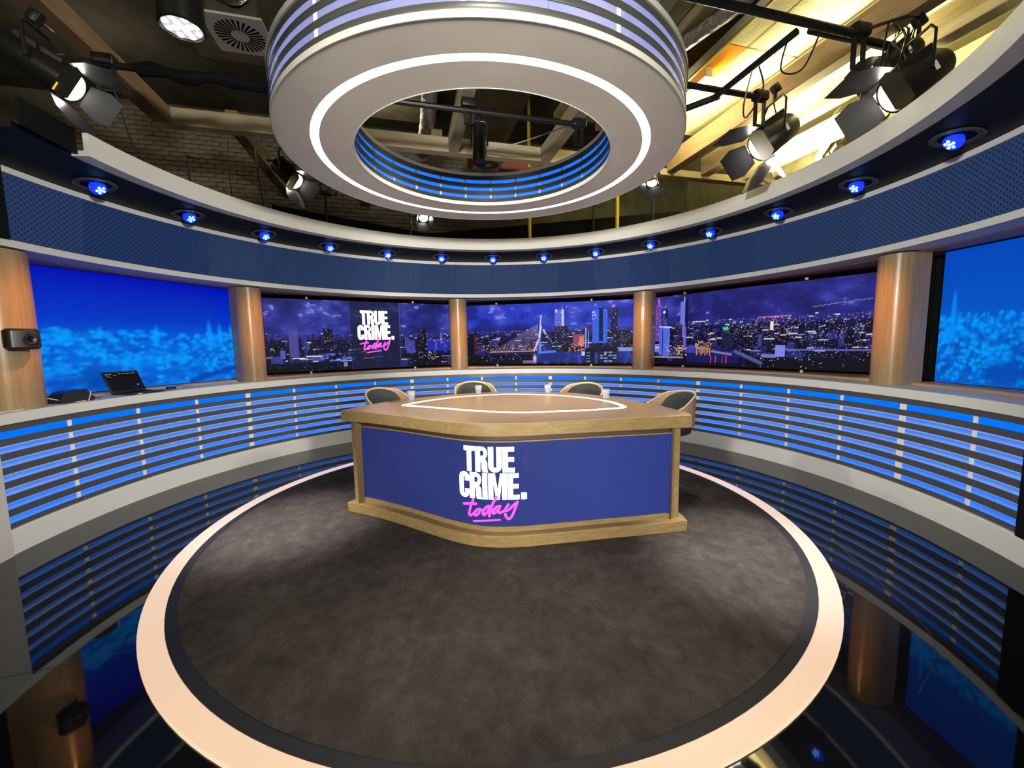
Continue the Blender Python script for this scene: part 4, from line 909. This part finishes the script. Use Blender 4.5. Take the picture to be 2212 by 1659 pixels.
dr = MB(); dr.tube([B(2.2 + .05 * k, 5.2 - .12 * k, 3.80 + .012 * math.sin(k * 2)) for k in range(9)], [.075 + .02 * math.sin(k * 1.7) for k in range(9)], 10)
tag(dr.obj('rolled_drape', 'black_matte'), 'thick rolled black drape behind the right rim of the ring', 'drape')
# brackets hooking pipes to beams
def hook(u, v, z, lab, h=.30, w=.10):
    t = empty('pipe_bracket', B(u, v, z)); t.rotation_euler = (0, 0, TH)
    MB().bar((-w / 2, 0, 0), (-w / 2, 0, h), .02, .03, (0, 1, 0)).obj('strap', 'black_metal', t); MB().bar((w / 2, 0, 0), (w / 2, 0, h), .02, .03, (0, 1, 0)).obj('strap', 'black_metal', t)
    MB().bar((-w / 2 - .01, 0, 0), (w / 2 + .01, 0, 0), .03, .015).obj('cross_bar', 'black_metal', t); MB().rbox((0, 0, h - .02), (.16, .09, .08), .02).obj('clamp', 'black_metal', t)
    return tag(t, lab, 'bracket', 'black beam brackets')
hook(3.58, 2.67, 3.68, 'black bracket on the end of the top right lighting pipe'); hook(4.45, 2.85, 3.80, 'black bracket beside the twin lamps in the upper right corner')
hook(3.50, 3.53, 3.66, 'black bracket on the end of the cross pipe above the open-door lamp'); hook(2.5, 4.75, 3.62, 'black bracket on the timber beam just behind the ring right rim', .34, .07)
hook(-2.35, 4.41, 3.72, 'black bracket on the left timber beam at the drape end', .26, .12); hook(.73, 4.41, 3.80, 'black bracket seen through the ring beside the hanging lamp', .22, .09); hook(1.95, 4.41, 3.72, 'black bracket seen through the ring at the right timber', .24, .08)

def lamp(loc, aim, Lb, rad, label, doors=.20, watts=0, up=.34, lens='lamp_lens', gel=False, color=WARM, ang=45, name='studio_lamp', reach=None):
    loc = Vector(loc); q = (Vector(aim) - loc).to_track_quat('-Z', 'Y'); t = empty(name, loc); t.rotation_mode = 'QUATERNION'; t.rotation_quaternion = q; tag(t, label, 'lamp', 'studio lamps over the set')
    MB().lathe([(0, Lb), (rad * .72, Lb), (rad * .86, Lb * .92), (rad * .92, Lb * .5), (rad * 1.02, Lb * .18), (rad * 1.02, .0), (rad * .9, -.004), (rad * .9, .01), (0, .012)], n=20).obj('housing', 'black_metal', t)
    MB().rbox((0, rad * .95, Lb * .55), (rad * .9, rad * .5, Lb * .7), .01).obj('top_box', 'black_metal', t)
    MB().lathe([(0, -.002), (rad * .5, -.012), (rad * .86, .0), (rad * .86, .006), (0, .006)], n=24).obj('lens', lens, t)
    MB().box((-rad * .9, 0, Lb * .6), (.004, .07, .03)).obj('name_plate', 'white_paint', t)
    if doors:
        for k, (wk, lk, an) in enumerate(((1.0, 1.0, 28), (.75, .8, 24), (1.0, 1.0, 28), (.75, .8, 24))):
            Mz = Matrix.Rotation(math.pi / 2 * k, 3, 'Z'); Mx = Matrix.Rotation(R_(an), 3, 'X')
            w0, w1, ln = rad * 1.0 * wk, rad * 1.45 * wk, doors * lk
            pts = [Mx @ Vector((x, 0, -z)) + Vector((0, rad * 1.03, 0)) for x, z in ((-w0, 0), (w0, 0), (w1, ln * .55), (w1 * .8, ln), (-w1 * .8, ln), (-w1, ln * .55))]
            vs = [Mz @ p for p in pts] + [Mz @ (p + Vector((0, .003, 0))) for p in pts]
            MB().add(vs, [(0, 1, 2, 3, 4, 5), (11, 10, 9, 8, 7, 6)] + [(i, (i + 1) % 6, 6 + (i + 1) % 6, 6 + i) for i in range(6)]).obj('barn_door', 'black_plastic', t, smooth=0)
    if gel: MB().box((rad * 1.0, -rad * .6, -.03), (.05, .06, .01)).obj('gel_frame', 'gel_amber', t)
    # yoke and hanger stand upright in the building, so undo the lamp's own tilt
    qi = q.inverted(); yk = MB(); side = q @ Vector((1, 0, 0)); mid = q @ Vector((0, 0, Lb * .45))
    yk.tube([qi @ p for p in (mid + side * rad * 1.12, mid + side * rad * 1.15 + Vector((0, 0, up * .62)), mid + side * rad * .8 + Vector((0, 0, up * .75)), mid - side * rad * .8 + Vector((0, 0, up * .75)), mid - side * rad * 1.15 + Vector((0, 0, up * .62)), mid - side * rad * 1.12)], .011, 8)
    yk.obj('yoke', 'black_metal', t)
    MB().tube([qi @ (mid + Vector((0, 0, up * .74))), qi @ (mid + Vector((0, 0, up)))], .016, 8).obj('spigot', 'black_metal', t)
    MB().rbox(qi @ (mid + Vector((0, 0, up))), (.06, .09, .07), .015).obj('clamp', 'black_metal', t)
    cbp = smooth_path([qi @ p for p in (q @ Vector((0, 0, Lb)), q @ Vector((.05, -.02, Lb + .08)), mid + Vector((.10, .05, up * .35)), mid + Vector((.05, .10, up * .8)), mid + Vector((0, .02, up)))], 6)
    MB().tube([Vector(p) for p in cbp], .007, 6).obj('cable', 'black_plastic', t)
    if watts: spot('lamp_beam', loc + (Vector(aim) - loc).normalized() * .03, aim, watts, color, ang, .5, rad * .7)
    return t
lamp((-3.25, 3.25, 3.50), (.2, 4.0, 1.2), .46, .115, 'black studio lamp with barn doors at the upper left by the timber beam', .24, 260, gel=True)
lamp((-2.54, 5.08, 3.50), (.1, 4.6, 1.2), .34, .10, 'black studio lamp with glowing doors just left of the ring', .22, 160, gel=True)
lamp((2.57, 4.39, 3.50), (-.6, 4.3, 1.3), .40, .145, 'black studio lamp with open barn doors right of the ring', .32, 220, up=.46)
lamp((3.13, 3.52, 3.50), (-.2, 4.0, 1.4), .40, .145, 'front black studio lamp of the pair at the upper right corner', .34, 220, up=.44)
lamp((3.30, 3.83, 3.86), (.3, 4.6, 1.5), .30, .10, 'rear black studio lamp of the pair at the upper right corner', .18, 60, up=.28, lens='lamp_dim')
lamp((-.30, 4.50, 3.44), (-.25, 4.2, .5), .40, .075, 'black tubular lamp hanging inside the ring opening', 0, 0, up=.32, lens='laptop_screen')
lamp((-1.42, 6.98, 3.62), (-.4, 4.6, 1.0), .26, .08, 'small glowing lamp low behind the ring near the brick wall', .16, 120, up=.3)
lamp((1.83, 5.43, 3.55), (1.0, 4.3, 1.0), .22, .07, 'small glowing lamp at the lower right edge of the ring', .14, 100, up=.85)
# small second lamp above the upper right one and round downlight
par = tag(empty('round_downlight', B(-1.60, 4.0, 4.05)), 'round white multi-diode downlight in a black can at the top left', 'lamp')
MB().lathe([(0, .30), (.15, .30), (.155, .0), (.14, -.01), (.135, .02), (0, .02)], n=28).obj('can', 'black_metal', par)
MB().lathe([(0, .006), (.132, .006), (.132, .015), (0, .015)], n=28).obj('diffuser', 'par_face', par)
for k in range(13):
    rr = .0 if k == 0 else (.055 if k < 5 else .105); a = k * math.pi / 2 if k < 5 else (k - 5) * math.pi / 4
    MB().lathe([(0, -.004), (.020, -.002), (.022, .006), (0, .006)], (rr * math.cos(a), rr * math.sin(a), 0), 12).obj('diode', 'par_lens', par)
MB().tube([(0, 0, .3), (0, 0, .6)], .012, 8).obj('stem', 'black_metal', par)
# ---- vents
def vent(u, v, z, sz, lab):
    t = tag(empty('swirl_vent', B(u, v, z)), lab, 'vent', 'square swirl vents'); t.rotation_euler = (0, 0, TH)
    MB().rbox((0, 0, .01), (sz, sz, .02), .01).obj('plate', 'vent_plate', t)
    for k in range(28):
        a = 2 * math.pi * k / 28; mb = MB(); M = Matrix.Rotation(a, 3, 'Z')
        vs = [M @ Vector(p) for p in ((sz * .15, -.004, -.002), (sz * .40, -.011, -.002), (sz * .40, .011, -.002), (sz * .15, .004, -.002), (sz * .15, -.004, .003), (sz * .40, -.011, .003), (sz * .40, .011, .003), (sz * .15, .004, .003))]
        mb.add(vs, [(0, 1, 2, 3), (7, 6, 5, 4), (0, 1, 5, 4), (1, 2, 6, 5), (2, 3, 7, 6), (3, 0, 4, 7)]).obj('slot', 'black_matte', t, smooth=0)
    MB().rbox((0, 0, .16), (sz * .8, sz * .8, .28), .02).obj('plenum_box', 'ceiling_dark', t)
    return t
vent(-1.36, 4.55, 4.40, .50, 'square beige swirl vent beside the hanging ring at the top left'); vent(1.40, 6.75, 4.40, .44, 'square beige swirl vent seen low through the ring opening')
# ---- foil ducts
def duct(pts, r, lab):
    P = smooth_path(pts, 10); tag(MB().tube(P, [r * (1 + .05 * math.sin(i * 2.4) + .03 * random.random()) for i in range(len(P))], 18).obj('foil_duct', 'foil'), lab, 'duct', 'foil air ducts')
duct([B(.42, 4.5, 4.62), B(.40, 5.2, 4.55), B(.40, 6.1, 4.50), B(.34, 6.9, 4.45)], .10, 'silver foil duct running away through the ring opening')
duct([B(-.2, 6.7, 4.50), B(.2, 6.75, 4.42), B(.62, 6.7, 4.44)], .09, 'short silver foil duct lying across behind the cross beam')
duct([B(-1.4, 3.2, 4.75), B(-1.35, 4.0, 4.62), B(-1.3, 4.3, 4.62)], .13, 'crumpled dark foil duct at the top edge left of the ring')
duct([B(2.15, 4.95, 4.40), B(2.5, 4.5, 4.45), B(3.0, 3.2, 4.50), B(3.3, 2.2, 4.52)], .075, 'long grey flexible duct rising to the right above the ring')
# ---- poles and cables
for (u, v, lab) in ((3.28, 5.95, 'yellow upright pole behind the soffit right of the ring'), (2.16, 6.95, 'short yellow upright pole showing under the ring edge')):
    tag(MB().tube([B(u, v, 3.1), B(u, v, 5.58)], .028, 10).obj('upright_pole', 'safety_yellow'), lab, 'pole')
def cab(pts, lab, r=.007, mt='black_plastic'): tag(MB().tube(smooth_path([B(*p) for p in pts], 8), r, 6).obj('hanging_cable', mt), lab, 'cable', 'cables of the lighting grid')
cab([(2.98, 2.75, 3.9), (3.02, 2.85, 3.70), (3.12, 2.75, 3.66), (3.2, 2.68, 3.9)], 'black cable loop under the top right pipe')
cab([(2.98, 3.1, 3.85), (3.0, 3.2, 3.62), (3.08, 3.25, 3.55), (3.1, 3.1, 3.7), (3.0, 3.05, 3.85)], 'black cable loop beside the short running pipe')
cab([(3.55, 2.7, 3.95), (3.8, 2.5, 3.98), (4.1, 2.6, 4.08), (4.3, 2.83, 4.07)], 'black cable slung between two pipes in the upper right corner', .012)
cab([(-2.3, 4.4, 3.72), (-2.28, 4.6, 3.3), (-2.2, 5.0, 3.2)], 'black cable dropping from the left bracket')
cab([(-1.7, 5.9, 4.1), (-1.72, 6.0, 3.8), (-1.7, 6.1, 3.2)], 'black wire hanging straight in front of the brick wall')
cab([(-2.1, 6.2, 4.2), (-2.12, 6.25, 3.7), (-2.1, 6.3, 3.2)], 'second black wire hanging before the bricks', .006)
cab([(-1.2, 5.8, 4.2), (-1.0, 5.7, 4.15), (-.6, 5.6, 4.35)], 'black cable sagging in front of the cross beam', .008)
cab([(1.0, 5.74, 4.14), (1.4, 5.2, 4.02), (1.9, 4.5, 3.97)], 'pale cable slanting through the ring opening', .006, 'cable_white')
cab([(2.4, 4.8, 3.7), (2.42, 4.85, 3.5), (2.3, 5.0, 3.35), (2.35, 4.9, 3.6)], 'coiled black cable at the right edge of the ring')
cab([(4.1, 3.0, 4.1), (4.12, 3.02, 3.8), (4.1, 3.05, 3.4)], 'black wire with hook hanging from the second beam', .005)
cab([(4.66, 3.4, 4.11), (4.67, 3.42, 3.7), (4.66, 3.45, 3.1)], 'thin dark wire hanging by the white side wall', .005)
# ---- flood light that brightens the right-hand bay
wl = tag(empty('flood_light', B(5.0, 4.75, 3.78)), 'glaring white work flood light behind the open-door lamp', 'lamp'); wl.rotation_euler = (R_(64), 0, TH + R_(24))
MB().rbox((0, 0, .04), (.34, .24, .07), .03).obj('casing', 'vent_plate', wl); MB().box((0, 0, .079), (.29, .19, .006)).obj('glass_front', 'work_light', wl)
MB().tube([Matrix.Rotation(R_(-64), 3, 'X') @ Vector((0, 0, z)) for z in (0, .82)], .012, 8).obj('drop_rod', 'vent_plate', wl)
MB().tube([(-.19, 0, .03), (-.21, 0, -.12), (.21, 0, -.12), (.19, 0, .03)], .010, 8).obj('bracket', 'vent_plate', wl)
def point(name, loc, w, color, size=.1):
    l = bpy.data.lights.new(name, 'POINT'); l.energy = w; l.color = color; l.shadow_soft_size = size; o = bpy.data.objects.new(name, l); COL.objects.link(o); o.location = loc; return o
spot('flood_glow', B(4.9, 4.6, 3.80), B(5.2, 4.3, 5.2), 950, (1, .90, .45), 165, .3, .14)
# strip lights fixed over the beams of the bright bay
for u, v0, v1, lab in ((4.35, 3.0, 4.4, 'white strip light between the two timber beams right of the ring'), (3.45, 4.2, 5.3, 'white strip light glowing above the lamp with open barn doors')):
    s_ = tag(empty('strip_light', B(u, (v0 + v1) / 2, 4.50)), lab, 'strip light', 'strip lights over the bright bay'); s_.rotation_euler = (0, 0, TH)
    MB().rbox((0, 0, .06), (.10, v1 - v0, .10), .01).obj('batten', 'vent_plate', s_); MB().tube([(0, -(v1 - v0) / 2 + .03, -.012), (0, (v1 - v0) / 2 - .03, -.012)], .02, 10).obj('tube', 'work_light', s_)
    for k in (.25, .75): point('strip_glow', B(u, v0 + (v1 - v0) * k, 4.38), 30, (1, .92, .46), .05)
# ambient points without fixtures, added to brighten the backstage
for u, v, z, w in ((-3.6, 6.6, 4.9, 14), (-.2, 7.0, 4.9, 11), (-3.6, 1.2, 4.6, 80), (-.6, 2.4, 4.6, 16)): point('backstage_fill', B(u, v, z), w, (1, .86, .60), .2)

# ---- odds and ends on and before the rear wall
for px, lab in (((-1.30, 4.42), 'small black box fixed to the brick wall under the ring edge'), ((-.62, 4.28), 'second small black box on the brick wall right of the first')):
    t_ = tag(empty('wall_speaker', B(px[0], VW - .06, px[1])), lab, 'speaker', 'small black boxes on the brick wall'); t_.rotation_euler = (0, 0, TH)
    MB().rbox((0, -.05, 0), (.17, .14, .28), .02).obj('cabinet', 'black_plastic', t_); MB().lathe([(0, 0), (.05, 0), (.06, .01), (0, .014)], (0, -.122, -.04), 16, Matrix.Rotation(R_(90), 3, 'X')).obj('cone', 'grey_plate', t_)
for (u, v, z0, z1), lab in (((-2.55, 6.2, 3.05, 3.95), 'black upright rod with hook before the bricks at the left'), ((-1.02, 6.5, 3.05, 3.72), 'black upright rod with hook just under the ring edge'), ((.15, 6.9, 3.05, 3.75), 'black upright rod with hook near the small glowing lamp'), ((3.55, 5.4, 3.05, 3.72), 'black upright rod with hook left of the bright wall'), ((2.85, 5.9, 3.05, 3.62), 'short black rod with hook beside the yellow pole')):
    t_ = tag(empty('hook_rod', B(u, v, z0)), lab, 'rod', 'black rods standing behind the soffit'); t_.rotation_euler = (0, 0, TH)
    MB().tube([(0, 0, 0), (0, 0, z1 - z0)], .014, 8).obj('rod', 'black_metal', t_); MB().tube([(0, 0, z1 - z0 - .02), (.12, 0, z1 - z0 - .04), (.15, 0, z1 - z0 + .01)], .012, 8).obj('hook', 'black_metal', t_)
# crumpled insulation sheet and steel plate in the bright bay
g = MB(); nu, nv = 14, 12; rs = np.random.RandomState(4)
hz = rs.rand(nu + 1, nv + 1) * .12
vs = [B(5.55 + .55 * i / nu, 4.9 - hz[i, j] - .5 * j / nv, 3.3 + 1.2 * j / nv + .05 * hz[i, j]) for i in range(nu + 1) for j in range(nv + 1)]
g.add(vs + [v + Vector((0, 0, .0)) + VX * .03 for v in vs], [(i * (nv + 1) + j, (i + 1) * (nv + 1) + j, (i + 1) * (nv + 1) + j + 1, i * (nv + 1) + j + 1) for i in range(nu) for j in range(nv)] + [(len(vs) + i * (nv + 1) + j, len(vs) + i * (nv + 1) + j + 1, len(vs) + (i + 1) * (nv + 1) + j + 1, len(vs) + (i + 1) * (nv + 1) + j) for i in range(nu) for j in range(nv)])
tag(g.obj('insulation_sheet', 'stone_wool', smooth=0, recalc=False), 'crumpled yellowish insulation sheet hanging beside the flood light', 'insulation')

for k, (u, v, z) in enumerate(((4.05, 2.75, 3.72), (4.2, 2.8, 3.78), (3.95, 2.7, 3.85), (4.3, 2.95, 3.66))):
    cab([(u, v, z + .28), (u + .08, v - .06, z + .12), (u + .14, v + .04, z - .05), (u + .04, v + .08, z - .10), (u - .06, v, z + .04), (u, v + .02, z + .28)], ['black cable loop hanging in front of the twin lamps', 'black cable coil tangled above the twin lamps', 'thin black cable loop beside the twin lamps bracket', 'black cable loop low behind the front twin lamp'][k], .008)
